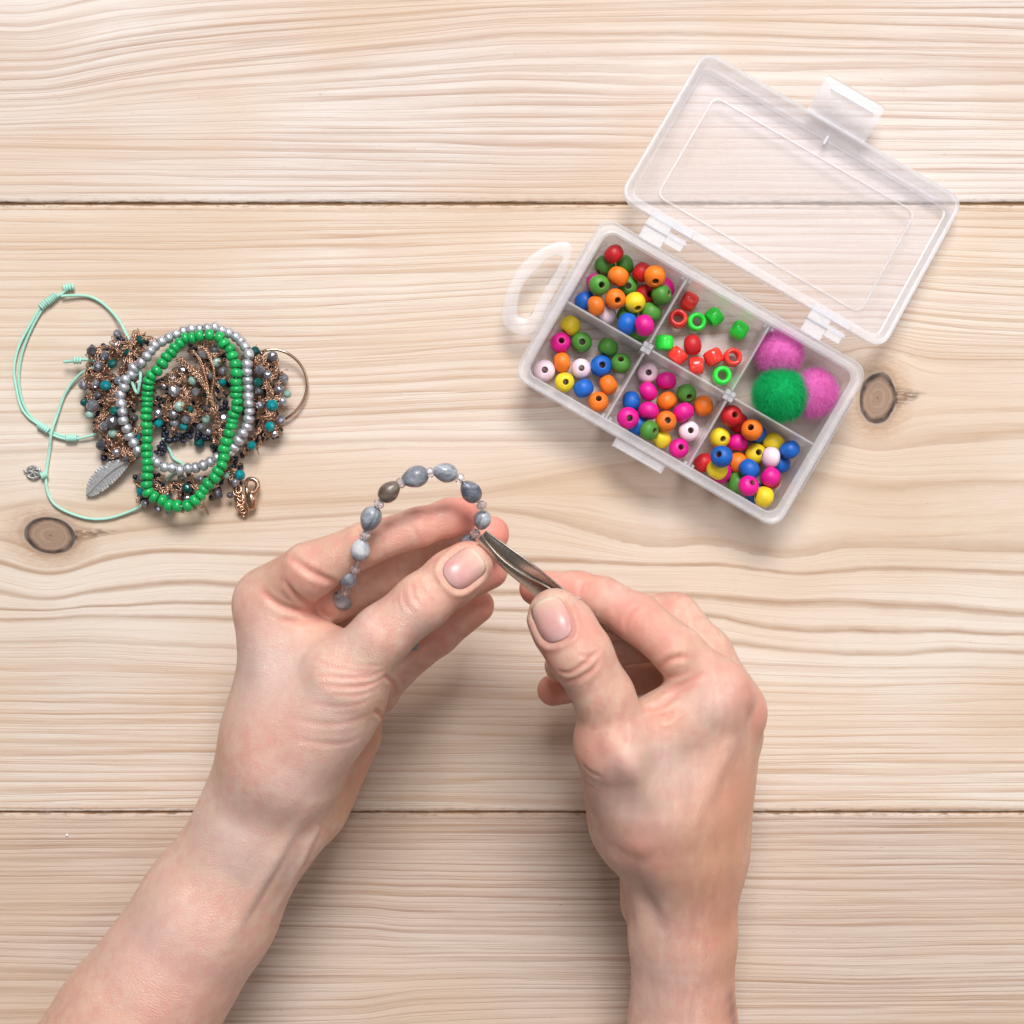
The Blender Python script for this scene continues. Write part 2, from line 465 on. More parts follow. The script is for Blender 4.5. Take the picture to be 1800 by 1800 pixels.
for ym in (357.8, 1428.1):                       # the tongue seen at the bottom of each joint
    m = MB()
    m.box(U(900, ym) + [0, 0, -4.1], (350, 0, 0), (0, 3.0, 0), (0, 0, 2.9))
    m.build('joint_tongue', seam_mat, table)
t_ = NT('crumb_white')
m = MB()
m.lathe([(0.02, 0.0), (.5, .1), (.62, .4), (.3, .7), (.02, .8)], 7, closed=False)
crumb = link('crumb', m.mesh('crumb', t_.done(t_.princ((.85, .84, .82), .5)), smooth=False), None, U(118, 1468))
tag(crumb, 'tiny white crumb on the lowest plank, left of the forearm', 'crumb')
# ------------------------------------------------------------------ the bead box of frosted plastic
def plastic(name, white, gloss_rough=.3, gloss=.55, col=(.98, .98, 1.0)):
    """thin cloudy sheet: light passes straight, scatters on both sides, and glints"""
    t = NT(name)
    oc = t.n('NewGeometry').outputs['Position']
    nz = t.noise(oc, 160, 3, .6)
    tr = t.n('BsdfTransparent')
    tr.inputs[0].default_value = (.975, .978, 1.0, 1)
    df = t.n('BsdfDiffuse')
    df.inputs[0].default_value = (*col, 1)
    tl = t.n('BsdfTranslucent')
    tl.inputs[0].default_value = (*col, 1)
    m1 = t.n('MixShader')
    m1.inputs[0].default_value = .28
    t.t.links.new(df.outputs[0], m1.inputs[1])
    t.t.links.new(tl.outputs[0], m1.inputs[2])
    m2 = t.n('MixShader')
    t.set(m2.inputs[0], t.maprange(nz, .3, .7, white * .85, white * 1.15))
    t.t.links.new(tr.outputs[0], m2.inputs[1])
    t.t.links.new(m1.outputs[0], m2.inputs[2])
    gl = t.n('BsdfGlossy')
    gl.inputs['Roughness'].default_value = gloss_rough
    gl.inputs['Color'].default_value = (1, 1, 1, 1)
    fr = t.n('Fresnel')
    fr.inputs['IOR'].default_value = 1.45
    m3 = t.n('MixShader')
    t.set(m3.inputs[0], t.math('MULTIPLY', fr.outputs[0], gloss))
    t.t.links.new(m2.outputs[0], m3.inputs[1])
    t.t.links.new(gl.outputs[0], m3.inputs[2])
    return t.done(m3.outputs[0])
P_SHEET = plastic('frosted_plastic_thin', .12, .5, .35)
P_FLOOR = plastic('frosted_plastic_floor', .025, .5, .2)
P_LOOP = plastic('frosted_plastic_loop', .19)
P_WALL = plastic('frosted_plastic_wall', .18)
P_RIM = plastic('frosted_plastic_thick', .33)
P_HINGE = plastic('frosted_plastic_solid', .45)

class Frame:
    def __init__(s, o, eu, ev, ez):
        s.o, s.u, s.v, s.z = [np.asarray(a, float) for a in (o, eu, ev, ez)]
    def P(s, a, b, c=0.0):
        return s.o + s.u * a + s.v * b + s.z * c
    def loc(s, px, py, z):
        d = U(px, py, z) - s.o
        return float(d @ s.u), float(d @ s.v)

A30 = math.radians(30.1)
eu = np.array([math.cos(A30), -math.sin(A30), 0])
ev = np.array([math.sin(A30), math.cos(A30), 0])
ez = np.array([0, 0, 1.0])
RIM_Z = 22.0
c0 = U(1214, 655, RIM_Z)
BF = Frame((c0[0], c0[1], 0), eu, ev, ez)
HU, HV = 58.0, 35.0            # half length and half width over the rim

def rring(F, hu, hv, z, r, n=7, off=(0, 0)):
    pts = []
    for sx, sy, a0 in ((1, 1, 0), (-1, 1, 90), (-1, -1, 180), (1, -1, 270)):
        for k in range(n):
            a = math.radians(a0 + 90 * k / (n - 1))
            pts.append(F.P(off[0] + sx * (hu - r) + r * math.cos(a), off[1] + sy * (hv - r) + r * math.sin(a), z))
    return pts

def loft(m, rings, cap0=False, cap1=False):
    n = len(rings[0])
    vs = [p for r in rings for p in r]
    fs = []
    for i in range(len(rings) - 1):
        for k in range(n):
            l = (k + 1) % n
            fs.append((i * n + k, i * n + l, (i + 1) * n + l, (i + 1) * n + k))
    if cap0: fs.append(tuple(range(n))[::-1])
    if cap1: fs.append(tuple((len(rings) - 1) * n + k for k in range(n)))
    m.add(vs, fs)

box = empty('storage_box', BF.P(0, 0, 0))
tag(box, 'open frosted plastic bead box with six compartments, lid folded back', 'box')
# floor of the tray
m = MB()
loft(m, [rring(BF, HU - 4.6, HV - 4.6, .3, 4), rring(BF, HU - 4.3, HV - 4.3, 1.6, 4)], True, True)
m.build('tray_floor', P_FLOOR, box, sharp=30)
# walls, drafted, double skinned
m = MB()
loft(m, [rring(BF, HU - 4.2, HV - 4.2, .25, 4.6), rring(BF, HU - 3.4, HV - 3.4, 1.2, 5.0), rring(BF, HU - 2.0, HV - 2.0, RIM_Z - 2.2, 5.6),
         rring(BF, HU - 4.1, HV - 4.1, RIM_Z - 2.2, 4.2), rring(BF, HU - 4.8, HV - 4.8, 1.9, 3.6)])
m.build('tray_wall', P_WALL, box, sharp=40)
# rim flange: flat lip with a raised outer bead
m = MB()
loft(m, [rring(BF, HU - 2.0, HV - 2.0, RIM_Z - 2.1, 5.5), rring(BF, HU, HV, RIM_Z - 2.4, 6.2), rring(BF, HU + .1, HV + .1, RIM_Z - .6, 6.3), rring(BF, HU - .5, HV - .5, RIM_Z, 6.0),
         rring(BF, HU - 1.0, HV - 1.0, RIM_Z - .5, 5.6), rring(BF, HU - 2.2, HV - 2.2, RIM_Z - .8, 5.0), rring(BF, HU - 3.6, HV - 3.6, RIM_Z - .3, 4.4), rring(BF, HU - 4.3, HV - 4.3, RIM_Z - .9, 4.0), rring(BF, HU - 4.2, HV - 4.2, RIM_Z - 2.1, 4.0)])
m.build('rim', P_RIM, box, sharp=50)
# longer lips along the sides, as the rim swells out at the middle of the short ends
for sx in (-1, 1):
    m = MB()
    m.box(BF.P(sx * (HU + .2), 2.0, RIM_Z - 4.2), eu * .5, ev * 20.5, ez * 3.4)
    m.build('side_lip', P_WALL, box, smooth=False)
# dividers; their lines come from the crossings seen in the photograph
DZ = RIM_Z - 2.4
lv = np.mean([BF.loc(1138, 610, DZ)[1], BF.loc(1281, 697, DZ)[1]])
du1, du2 = BF.loc(1138, 610, DZ)[0], BF.loc(1281, 697, DZ)[0]
IU, IV = HU - 4.0, HV - 4.0
def divider(a, b, axis):
    m = MB()
    (u0, v0), (u1, v1) = a, b
    p0, p1 = BF.P(u0, v0), BF.P(u1, v1)
    side = (ev if axis == 'u' else eu)
    vs = []
    for p in (p0, p1):
        vs += [p + side * .75 + ez * 1.7, p - side * .75 + ez * 1.7, p - side * .5 + ez * (DZ - .3), p - side * .2 + ez * DZ, p + side * .2 + ez * DZ, p + side * .5 + ez * (DZ - .3)]
    m.add(vs, [(0, 1, 2, 3, 4, 5), (11, 10, 9, 8, 7, 6)] + [(i, i + 6, (i + 1) % 6 + 6, (i + 1) % 6) for i in range(6)])
    m.build('divider', P_RIM, box, smooth=False)
for u0, u1 in ((-IU - .2, du1 - 2.3), (du1 + 2.3, du2 - 2.3), (du2 + 2.3, IU + .2)):
    divider((u0, lv), (u1, lv), 'u')
for du in (du1, du2):
    divider((du, lv + 2.3), (du, IV + .2), 'v')
    divider((du, -IV - .2), (du, lv - 2.3), 'v')
    m = MB()                                     # slotted post where the walls cross
    for k in range(4):
        a = k * math.pi / 2 + math.pi / 4
        m.box(BF.P(du + 1.55 * math.cos(a), lv + 1.55 * math.sin(a), (DZ + 2.2) / 2), eu * .85, ev * .85, ez * (DZ - 1.2) / 2)
    m.box(BF.P(du, lv, (DZ + 1.6) / 2), eu * 1.9, ev * 1.9, ez * (DZ - 1.9) / 2)
    m.build('divider_post', P_RIM, box, smooth=False)
# small wall clips where a divider meets the walls
for du in (du1, du2):
    for s, v in ((-1, -IV), (1, IV)):
        m = MB()
        for o in (-1.5, 1.5):
            m.box(BF.P(du + o, v - s * .6, DZ / 2 + 1), eu * .55, ev * 1.0, ez * (DZ / 2 - 1.2))
        m.build('wall_slot', P_RIM, box, smooth=False)
# catch ledge on the near long side
ua = BF.loc(1082, 778, 17)[0]
ub = BF.loc(1160, 826, 17)[0]
m = MB()
uc, uw = (ua + ub) / 2, (ub - ua) / 2
m.box(BF.P(uc, -HV - 1.6, RIM_Z - 1.6), eu * uw, ev * 1.6, ez * .5)
m.box(BF.P(uc, -HV - 3.0, RIM_Z - 3.4), eu * uw, ev * .45, ez * 2.2)
for s in (-1, 1):
    m.box(BF.P(uc + s * (uw + .3), -HV - 1.6, RIM_Z - 3.4), eu * .5, ev * 1.9, ez * 2.3)
m.build('catch_ledge', P_RIM, box, smooth=False)
# carrying loop at the short end
HZ = 11.0
pairs = [(1004, 430, 988, 453), (982, 425, 977, 449), (955, 434, 964, 455), (926, 454, 942, 474), (906, 478, 924, 494), (893, 508, 914, 512), (886, 534, 910, 535), (883, 558, 909, 550),
         (890, 575, 914, 557), (908, 587, 922, 559), (928, 589, 930, 556), (945, 575, 942, 535), (972, 520, 962, 498), (1000, 465, 982, 466)]
Q = np.array([BF.loc(a, b, HZ) + BF.loc(c, d, HZ) for a, b, c, d in pairs])
R4 = []
for i in range(len(Q)):                          # both outlines rounded with the same parameter
    p0, p1, p2, p3 = Q[i - 1], Q[i], Q[(i + 1) % len(Q)], Q[(i + 2) % len(Q)]
    for t in (0, .25, .5, .75):
        R4.append(.5 * (2 * p1 + (p2 - p0) * t + (2 * p0 - 5 * p1 + 4 * p2 - p3) * t * t + (3 * p1 - p0 - 3 * p2 + p3) * t ** 3))
R4 = np.array(R4)
op, ip, NH = R4[:, :2], R4[:, 2:], len(R4)
m = MB()
vs = []
for (a, b), (c, d) in zip(op, ip):
    vs += [BF.P(a, b, HZ - .9), BF.P(a, b, HZ + .6), BF.P(a + (c - a) * .12, b + (d - b) * .12, HZ + .95), BF.P(c + (a - c) * .12, d + (b - d) * .12, HZ + .95), BF.P(c, d, HZ + .5), BF.P(c, d, HZ - .9)]
fs = [(i * 6 + k, i * 6 + (k + 1) % 6, (i + 1) % NH * 6 + (k + 1) % 6, (i + 1) % NH * 6 + k) for i in range(NH) for k in range(6)]
m.add(vs, fs)
m.build('handle', P_LOOP, box, sharp=40)

# lid, folded right back: shallow tray, its far edge lower than the hinge edge
hz, fz = 19.0, 8.5
hb = (U(1092, 351, hz) + U(1546, 609, hz)) / 2
ft = (U(1246, 90, fz) + U(1690, 346, fz)) / 2
lvv = ft - hb
LV = float(np.linalg.norm(lvv)) / 2
lvv /= np.linalg.norm(lvv)
luu = eu - lvv * (eu @ lvv)
luu /= np.linalg.norm(luu)
lzz = np.cross(luu, lvv)
LF = Frame((hb + ft) / 2, luu, lvv, lzz)       # origin: centre of the lid at the top of its rim
LU = 58.0
D = 6.4                                          # depth of the lid
lid = MB()
loft(lid, [rring(LF, LU - 2.2, LV - 2.2, -D, 5), rring(LF, LU - 2.0, LV - 2.0, -D + 1.1, 5)], True, True)
lid = lid.build('lid', P_SHEET, box, sharp=30)
m = MB()
loft(m, [rring(LF, LU - 2.0, LV - 2.0, -D, 5), rring(LF, LU - 1.0, LV - 1.0, -D + .8, 5.5), rring(LF, LU - .2, LV - .2, -1.6, 5.8), rring(LF, LU, LV, -1.2, 6), rring(LF, LU, LV, -.3, 6), rring(LF, LU - .4, LV - .4, 0, 5.8),
         rring(LF, LU - 1.5, LV - 1.5, 0, 5), rring(LF, LU - 2.0, LV - 2.0, -.5, 4.6), rring(LF, LU - 3.2, LV - 4.6, -D + 1.4, 3.6), rring(LF, LU - 3.8, LV - 5.4, -D + 1.2, 3.2)])
m.build('lid_rim', P_RIM, lid, sharp=50, origin=BF.P(0, 0, 0))
m = MB()                                         # raised panel line moulded into the lid
iu0, iv1 = LF.loc(1256, 166, 6)
iu1, _ = LF.loc(1616, 366, 6)
_, iv0 = LF.loc(1152, 343, 14)
cu, cv = (iu0 + iu1) / 2, (iv0 + iv1) / 2
hu, hv = (iu1 - iu0) / 2, (iv1 - iv0) / 2
zb = -D + 1.15
loft(m, [rring(LF, hu, hv, zb, 3.5, off=(cu, cv)), rring(LF, hu - .25, hv - .25, zb + .9, 3.4, off=(cu, cv)), rring(LF, hu - .85, hv - .85, zb + .9, 3.0, off=(cu, cv)), rring(LF, hu - 1.1, hv - 1.1, zb, 2.8, off=(cu, cv))])
m.build('panel_ridge', P_RIM, lid, sharp=40, origin=BF.P(0, 0, 0))
m = MB()                                         # short rib behind the latch
ru, rv = LF.loc(1452, 245, 4)
m.box(LF.P(ru, rv, zb + .6), luu * .45, lvv * 2.6, lzz * .9)
m.build('lid_rib', P_HINGE, lid, smooth=False, origin=BF.P(0, 0, 0))
# latch flap on the far edge
l0, l1 = LF.loc(1436, 163, 9)[0], LF.loc(1534, 226, 9)[0]
uc, uw = (l0 + l1) / 2, (l1 - l0) / 2
m = MB()
prof = [(LV - .8, -.4), (LV + 1.2, .4), (LV + 2.4, 1.8), (LV + 8.0, 5.0), (LV + 12.6, 6.2), (LV + 13.6, 5.6), (LV + 13.6, 4.4), (LV + 12.4, 4.6), (LV + 8.2, 3.6), (LV + 3.0, .4), (LV + 1.2, -1.2), (LV - .8, -1.4)]
n = len(prof)
vs = []
for s, ins in ((-1, .0), (-.93, .7), (.93, .7), (1, 0.0)):
    for i, (b, c) in enumerate(prof):
        vs.append(LF.P(uc + s * uw, b - (0 if ins else (.9 if 4 <= i <= 7 else 0)), c))
fs = []
for j in range(3):
    for i in range(n):
        k = (i + 1) % n
        fs.append((j * n + i, j * n + k, (j + 1) * n + k, (j + 1) * n + i))
m.add(vs, fs + [tuple(range(n))[::-1], tuple(3 * n + i for i in range(n))])
latch = m.build('latch', P_RIM, lid, sharp=35, origin=BF.P(0, 0, 0))
m = MB()
m.box(LF.P(uc + .4, LV + 9.4, 6.0), luu * uw * .72, lvv * 1.0, lzz * .55)
m.build('latch_ridge', P_HINGE, lid, smooth=False, origin=BF.P(0, 0, 0))
# hinges: a strap from the tray rim, a knuckle and a strap from the lid
for (x0, y0, x1, y1) in ((1128, 398, 1204, 440), (1416, 556, 1484, 596)):
    a, b = BF.loc(x0, y0, 20)[0], BF.loc(x1, y1, 20)[0]
    uc, uw = (a + b) / 2, abs(b - a) / 2
    m = MB()
    vh = BF.loc(*((1092 + 1546) / 2, (351 + 609) / 2), hz)[1]      # lid hinge edge in tray coordinates
    gap0, gap1 = HV - .4, vh + 1.2
    m.box(BF.P(uc - uw * .42, (gap0 + gap1) / 2, RIM_Z - 1.9), eu * uw * .5, ev * (gap1 - gap0) / 2, ez * .5)
    m.tube([BF.P(uc + k * uw * 1.0, (gap0 + gap1) / 2 + .6, RIM_Z - 1.4) for k in np.linspace(-.95, .95, 6)], .9, 10)
    m.box(BF.P(uc + uw * .48, (gap0 + gap1) / 2 - .4, RIM_Z - 1.0), eu * uw * .38, ev * 2.3, ez * .45)
    m.box(BF.P(uc, vh + .9, RIM_Z - 2.2), eu * uw * .95, ev * 1.2, ez * 1.0)
    m.build('hinge', P_HINGE, box, sharp=40)

# ------------------------------------------------------------------ beads in the box
def painted(name, col, rough=.48):
    t = NT(name)
    oc = obj_coord(t)
    nz = t.noise(oc, 700, 4, .65)
    big = t.noise(oc, 190, 2, .5)
    rnd = t.n('ObjectInfo').outputs['Random']
    k = t.math('ADD', t.maprange(big, .3, .7, .84, 1.12), t.maprange(rnd, 0, 1, -.10, .14))
    c = t.mix(1.0, col, t.comb(k, k, k), 'MULTIPLY')
    # the unpainted bore
    sep = t.n('SeparateXYZ')
    t.set(sep.inputs[0], oc)
    r = t.math('SQRT', t.math('ADD', t.math('POWER', sep.outputs[0], 2.0), t.math('POWER', sep.outputs[1], 2.0)))
    bore = t.maprange(r, .00118, .00134, 1, 0)
    c = t.mix(t.math('MULTIPLY', bore, .75), c, (.16, .085, .04))
    rr = t.math('ADD', t.maprange(nz, .3, .7, rough - .1, rough + .12), 0)
    return t.done(t.princ(c, rr, 0, t.bump(nz, .35, .00012), Specular_IOR_Level=.45))

PAINT = {'red': painted('paint_red', (.55, .012, .018)), 'green': painted('paint_green', (.075, .27, .035)), 'orange': painted('paint_orange', (.86, .19, .012)),
         'magenta': painted('paint_magenta', (.74, .004, .27)), 'blue': painted('paint_blue', (.006, .12, .52)), 'yellow': painted('paint_yellow', (.80, .60, .02)),
         'pale pink': painted('paint_pale_pink', (.82, .62, .70))}
def pony_mat(name, col):
    t = NT(name)
    nz = t.noise(obj_coord(t), 500, 2)
    k = t.maprange(nz, .3, .7, .9, 1.06)
    c = t.mix(1.0, col, t.comb(k, k, k), 'MULTIPLY')
    return t.done(t.princ(c, .14, 0, None, Subsurface_Weight=.5, Subsurface_Radius=(1, .6, .5), Subsurface_Scale=.002, Transmission_Weight=.12))
PONY = {'red': pony_mat('plastic_red', (1.0, .06, .045)), 'green': pony_mat('plastic_green', (.04, .92, .08))}

def bead_mesh(name, mat, kind):
    m = MB()
    if kind == 'wood':
        R, h, b = 4.18, 3.45, 1.18
        prof = [(b, -h + .25), (b + .35, -h)]
        for k in range(1, 12):
            a = -math.pi / 2 + math.pi * k / 12
            prof.append((R * math.cos(a) ** .62 if abs(math.cos(a)) > 1e-6 else b, h * math.sin(a) * 1.0))
        prof = [p for p in prof if p[0] >= b]
        prof += [(b + .35, h), (b, h - .25)]
        m.lathe(prof, 24)
    else:
        R, h, b = 3.75, 2.9, 1.95
        prof = [(b, -h + .5), (b + .5, -h), (R - .9, -h), (R - .3, -h + .5), (R, -h * .4), (R, h * .4), (R - .3, h - .5), (R - .9, h), (b + .5, h), (b, h - .5)]
        m.lathe(prof, 24)
    return m.mesh(name, mat, sharp=60 if kind == 'pony' else None)
MESH = {}
def z2(x, y): return 880 + x / 5.0, 380 + y / 5.0
def z4(x, y): return 900 + x / 2.8125, 620 + y / 2.8125
def z3(x, y): return 1120 + x / 4.2857, 440 + y / 4.2857
# (x, y, colour, layer, hole x, hole y) in the coordinates of an enlarged view; no hole given: the bead lies on its side
BEADS = {
 'upper handle-end': (z2, 36, [
  (1015, 290, 'red', 2), (885, 415, 'green', 1), (1105, 420, 'green', 0), (1045, 515, 'orange', 2), (765, 560, 'magenta', 0), (860, 610, 'green', 1, 885, 622), (1240, 475, 'red', 1),
  (1375, 515, 'orange', 2, 1375, 578), (1510, 585, 'magenta', 0), (1160, 620, 'green', 0, 1158, 632), (1310, 675, 'red', 0, 1345, 680), (1435, 685, 'green', 1, 1512, 682), (690, 700, 'blue', 0),
  (835, 780, 'orange', 1), (1015, 720, 'orange', 2, 1036, 748), (1185, 775, 'yellow', 1, 1208, 842), (1350, 830, 'green', 1), (970, 860, 'pale pink', 0), (1080, 880, 'green', 0), (1120, 950, 'blue', 1),
  (1290, 985, 'magenta', 2), (1205, 1035, 'green', 0)]),
 'lower handle-end': (z2, 36, [
  (575, 950, 'yellow', 0), (465, 1140, 'magenta', 0, 475, 1125), (695, 1085, 'green', 0, 700, 1092), (940, 1165, 'green', 0), (1060, 1295, 'green', 1, 1054, 1255), (345, 1360, 'pale pink', 0, 348, 1362),
  (505, 1335, 'orange', 0), (680, 1345, 'pale pink', 0, 682, 1350), (870, 1350, 'blue', 0, 880, 1345), (545, 1495, 'yellow', 0, 556, 1500), (740, 1510, 'blue', 0), (950, 1515, 'orange', 0), (815, 1660, 'orange', 0, 815, 1630)]),
 'lower middle': (z4, 36, [
  (655, 95, 'pale pink', 0, 657, 95), (745, 130, 'magenta', 0), (670, 195, 'magenta', 1), (580, 230, 'blue', 0), (765, 240, 'orange', 0), (862, 205, 'green', 0, 875, 228), (950, 265, 'orange', 0), (672, 300, 'magenta', 1),
  (855, 300, 'magenta', 1), (755, 350, 'orange', 1, 762, 346), (560, 355, 'magenta', 1, 567, 360), (622, 352, 'blue', 0), (655, 410, 'green', 1, 690, 416), (735, 455, 'yellow', 0), (868, 400, 'pale pink', 0, 875, 398), (815, 490, 'magenta', 0, 826, 483)]),
 'lower far-end': (z4, 36, [
  (1085, 315, 'red', 1, 1100, 312), (1140, 330, 'red', 0), (1195, 380, 'orange', 2, 1180, 368), (1222, 405, 'blue', 0), (1040, 420, 'yellow', 1, 1055, 432), (1110, 455, 'magenta', 0), (1282, 430, 'yellow', 0), (1375, 475, 'blue', 1),
  (1205, 505, 'yellow', 0, 1216, 497), (1030, 520, 'blue', 2, 1006, 510), (1085, 540, 'orange', 0), (1275, 520, 'pale pink', 1), (1322, 558, 'blue', 0), (935, 550, 'red', 0), (995, 612, 'yellow', 1), (1055, 622, 'magenta', 0, 1068, 612),
  (1162, 580, 'blue', 1), (1115, 670, 'green', 0), (1170, 650, 'magenta', 2, 1190, 630), (1285, 610, 'magenta', 2), (1268, 665, 'red', 0), (1232, 725, 'yellow', 1), (1172, 716, 'blue', 0)]),
 'upper middle': (z3, 33, [
  (395, 380, 'red', 0), (305, 515, 'red', 0, 300, 505), (447, 540, 'green', 0, 449, 540), (580, 500, 'green', 0), (775, 590, 'green', 0), (205, 700, 'green', 0), (415, 715, 'red', 0, None, 'wood'), (300, 785, 'red', 0), (445, 870, 'red', 0),
  (575, 805, 'red', 0), (722, 810, 'red', 0, 725, 806), (637, 945, 'green', 0, 640, 943)])}
ORD = ['leftmost', 'second from left', 'third from left', 'fourth from left', 'fifth from left', 'sixth from left', 'seventh from left', 'eighth from left', 'ninth from left']
COMP = {'upper handle-end': (-IU, du1, lv, IV), 'lower handle-end': (-IU, du1, -IV, lv), 'lower middle': (du1, du2, -IV, lv), 'lower far-end': (du2, IU, -IV, lv), 'upper middle': (du1, du2, lv, IV)}
PLACE = {'upper handle-end': 'the compartment by handle and lid', 'lower handle-end': 'the lower handle-end compartment', 'lower middle': 'the lower middle compartment',
         'lower far-end': 'the lower compartment farthest from handle', 'upper middle': 'the upper middle compartment'}
for comp, (zc, dia, rows) in BEADS.items():
    rad = 3.92 if comp != 'upper middle' else 3.6
    lay, tgt, info = [], [], []
    for r in rows:
        px, py = zc(r[0], r[1])
        z = 1.8 + rad + 5.2 * r[3]
        tgt.append(U(px, py, z))
        hole = None
        wood_in = False
        if len(r) > 4:
            if r[4] is None: wood_in = True
            else:
                hx, hy = zc(r[4], r[5])
                hole = ((hx - px) / (dia * .5), -(hy - py) / (dia * .5))
        info.append((r[2], hole, wood_in, px))
    P = np.array(tgt)
    T = P.copy()
    a0, a1, b0, b1 = COMP[comp]
    for it in range(260):                       # settle: nudge touching beads apart, keep them in the compartment
        P[:, :2] += (T[:, :2] - P[:, :2]) * .03
        P[:, 2] -= .02
        for i in range(len(P)):
            d = P[i + 1:] - P[i]
            L = np.linalg.norm(d, axis=1)
            for j in np.nonzero(L < 2 * rad)[0]:
                n_ = d[j] / (L[j] + 1e-6)
                n_[2] += .25 * np.sign(T[i + 1 + j][2] - T[i][2])
                n_ /= np.linalg.norm(n_)
                push = (2 * rad - L[j]) * .5
                P[i] -= n_ * push * .9
                P[i + 1 + j] += n_ * push * .9
        P[:, 2] = np.clip(P[:, 2], 1.75 + rad, 19.5)
        q = P - BF.o
        tap = (1 - P[:, 2] / RIM_Z) * .9
        uu = np.clip(q @ eu, a0 + rad + .9 + tap, a1 - rad - .9 - tap)
        vv = np.clip(q @ ev, b0 + rad + .9 + tap, b1 - rad - .9 - tap)
        P[:, :2] = (BF.o + np.outer(uu, eu) + np.outer(vv, ev))[:, :2]
    count = {}
    order = sorted(range(len(P)), key=lambda i: P[i][0] * CAM_H / (CAM_H - P[i][2]))
    tot = {}
    for i in order:
        if not info[i][2]: tot[info[i][0]] = tot.get(info[i][0], 0) + 1
    for i in order:
        col, hole, wood_in, _ = info[i]
        kind = 'pony' if comp == 'upper middle' and not wood_in else 'wood'
        key = (col, kind)
        if key not in MESH: MESH[key] = bead_mesh('bead', PONY[col] if kind == 'pony' else PAINT[col], kind)
        if hole is not None:
            hx, hy = hole
            l2 = min(hx * hx + hy * hy, .92)
            s_ = math.sqrt(l2 / (hx * hx + hy * hy + 1e-9))
            ax = (hx * s_, hy * s_, math.sqrt(1 - l2))
        else:
            a = random.uniform(0, 2 * math.pi)
            ax = (math.cos(a), math.sin(a), random.uniform(-.25, .12))
        k = random.uniform(.92, 1.02)
        o = link('bead', MESH[key], None, P[i], axis_rot(ax), (k, k, k * random.uniform(.95, 1.06)))
        n_ = count.get(col, 0)
        if not wood_in: count[col] = n_ + 1
        what = 'neon plastic' if kind == 'pony' else 'painted wooden'
        if wood_in:
            lab = 'dark red wooden bead among the plastic beads in the upper middle compartment'
            o['label'] = lab
        elif tot[col] == 1:
            o['label'] = f'only {col} {what} bead in {PLACE[comp]}'
        else:
            o['label'] = f'{ORD[n_].replace(" from left", "-from-left")} {col} {what} bead in {PLACE[comp]}'
        o['category'] = 'bead'
        o['group'] = 'loose beads in the storage box'

# ------------------------------------------------------------------ pompoms
def pompom(px, py, r, z, col, label, seed, bump_dir=None):
    g = np.random.default_rng(seed)
    t = NT('fluff_' + label.split()[0])
    oc = obj_coord(t)
    nz = t.noise(oc, 320, 4, .7)
    c = t.mix(t.maprange(nz, .3, .7, 0, 1), tuple(x * .8 for x in col), tuple(min(1, x * 1.12) for x in col))
    mat = t.done(t.princ(c, .9, 0, None, Sheen_Weight=.25, Sheen_Roughness=.4, Specular_IOR_Level=.1, Subsurface_Weight=.7, Subsurface_Scale=.004, Subsurface_Radius=(1, 1, 1)))
    P = U(px, py, z)
    root = empty('pompom', (P[0], P[1], z))
    tag(root, label, 'pompom', 'craft pompoms in the storage box')
    m = MB()
    n, k = 26, 18
    lum = [(g.normal(size=3), g.uniform(-.09, .10)) for _ in range(16)]
    def rr(d):
        s = r * .9
        for a, w in lum:
            a = a / np.linalg.norm(a)
            s += r * w * math.exp(-6 * (1 - float(a @ d)))
        return s
    vs = []
    for i in range(k + 1):
        th = math.pi * i / k
        for j in range(n):
            ph = 2 * math.pi * j / n
            d = np.array([math.sin(th) * math.cos(ph), math.sin(th) * math.sin(ph), math.cos(th)])
            vs.append(P + d * rr(d) * (1, 1, .94))
    fs = [(i * n + j, (i + 1) * n + j, (i + 1) * n + (j + 1) % n, i * n + (j + 1) % n) for i in range(k) for j in range(n)]
    m.add(vs, fs)
    m.build('core', mat, root)
    N = 12000
    D_ = g.normal(size=(N, 3))
    D_ /= np.linalg.norm(D_, axis=1)[:, None]
    D_ = D_[D_[:, 2] > -.5]
    N = len(D_)
    R0 = np.full(N, r * .9)
    for a, w in lum: R0 += r * w * np.exp(-6 * (1 - D_ @ (a / np.linalg.norm(a))))
    side = np.cross(D_, g.normal(size=(N, 3)))
    side /= np.linalg.norm(side, axis=1)[:, None]
    b = P + D_ * R0[:, None] * .96 * np.array([1, 1, .94])
    bend = np.cross(D_, side) * g.normal(size=(N, 1)) * .5 + side * g.normal(size=(N, 1)) * .5
    Ln = (r * g.uniform(.10, .42, N))[:, None]
    p1, p2 = b + D_ * Ln * .55 + bend * Ln * .5, b + D_ * Ln * .8 + bend * Ln * 1.6
    w = .045
    VV = np.stack([b - side * w, b + side * w, p1 + side * w, p1 - side * w, p2], 1).reshape(-1, 3)
    k5 = np.arange(N)[:, None] * 5
    m = MB()
    m.v = VV.tolist()
    m.f = (k5 + np.array([0, 1, 2, 3])).tolist() + (k5 + np.array([3, 2, 4])).tolist()
    t = NT('fibre_' + label.split()[0])
    df, tl, mx = t.n('BsdfDiffuse'), t.n('BsdfTranslucent'), t.n('MixShader')
    nz = t.noise(obj_coord(t), 420, 3, .7)
    c = t.mix(nz, tuple(x * .9 for x in col), tuple(min(1, x * 1.15 + .03) for x in col))
    t.set(df.inputs[0], c)
    t.set(tl.inputs[0], c)
    mx.inputs[0].default_value = .5
    t.t.links.new(df.outputs[0], mx.inputs[1])
    t.t.links.new(tl.outputs[0], mx.inputs[2])
    f = m.build('fibres', t.done(mx.outputs[0]), root)
    f['kind'] = 'stuff'
PINK, GRN = (1.0, .31, .72), (.012, .62, .22)
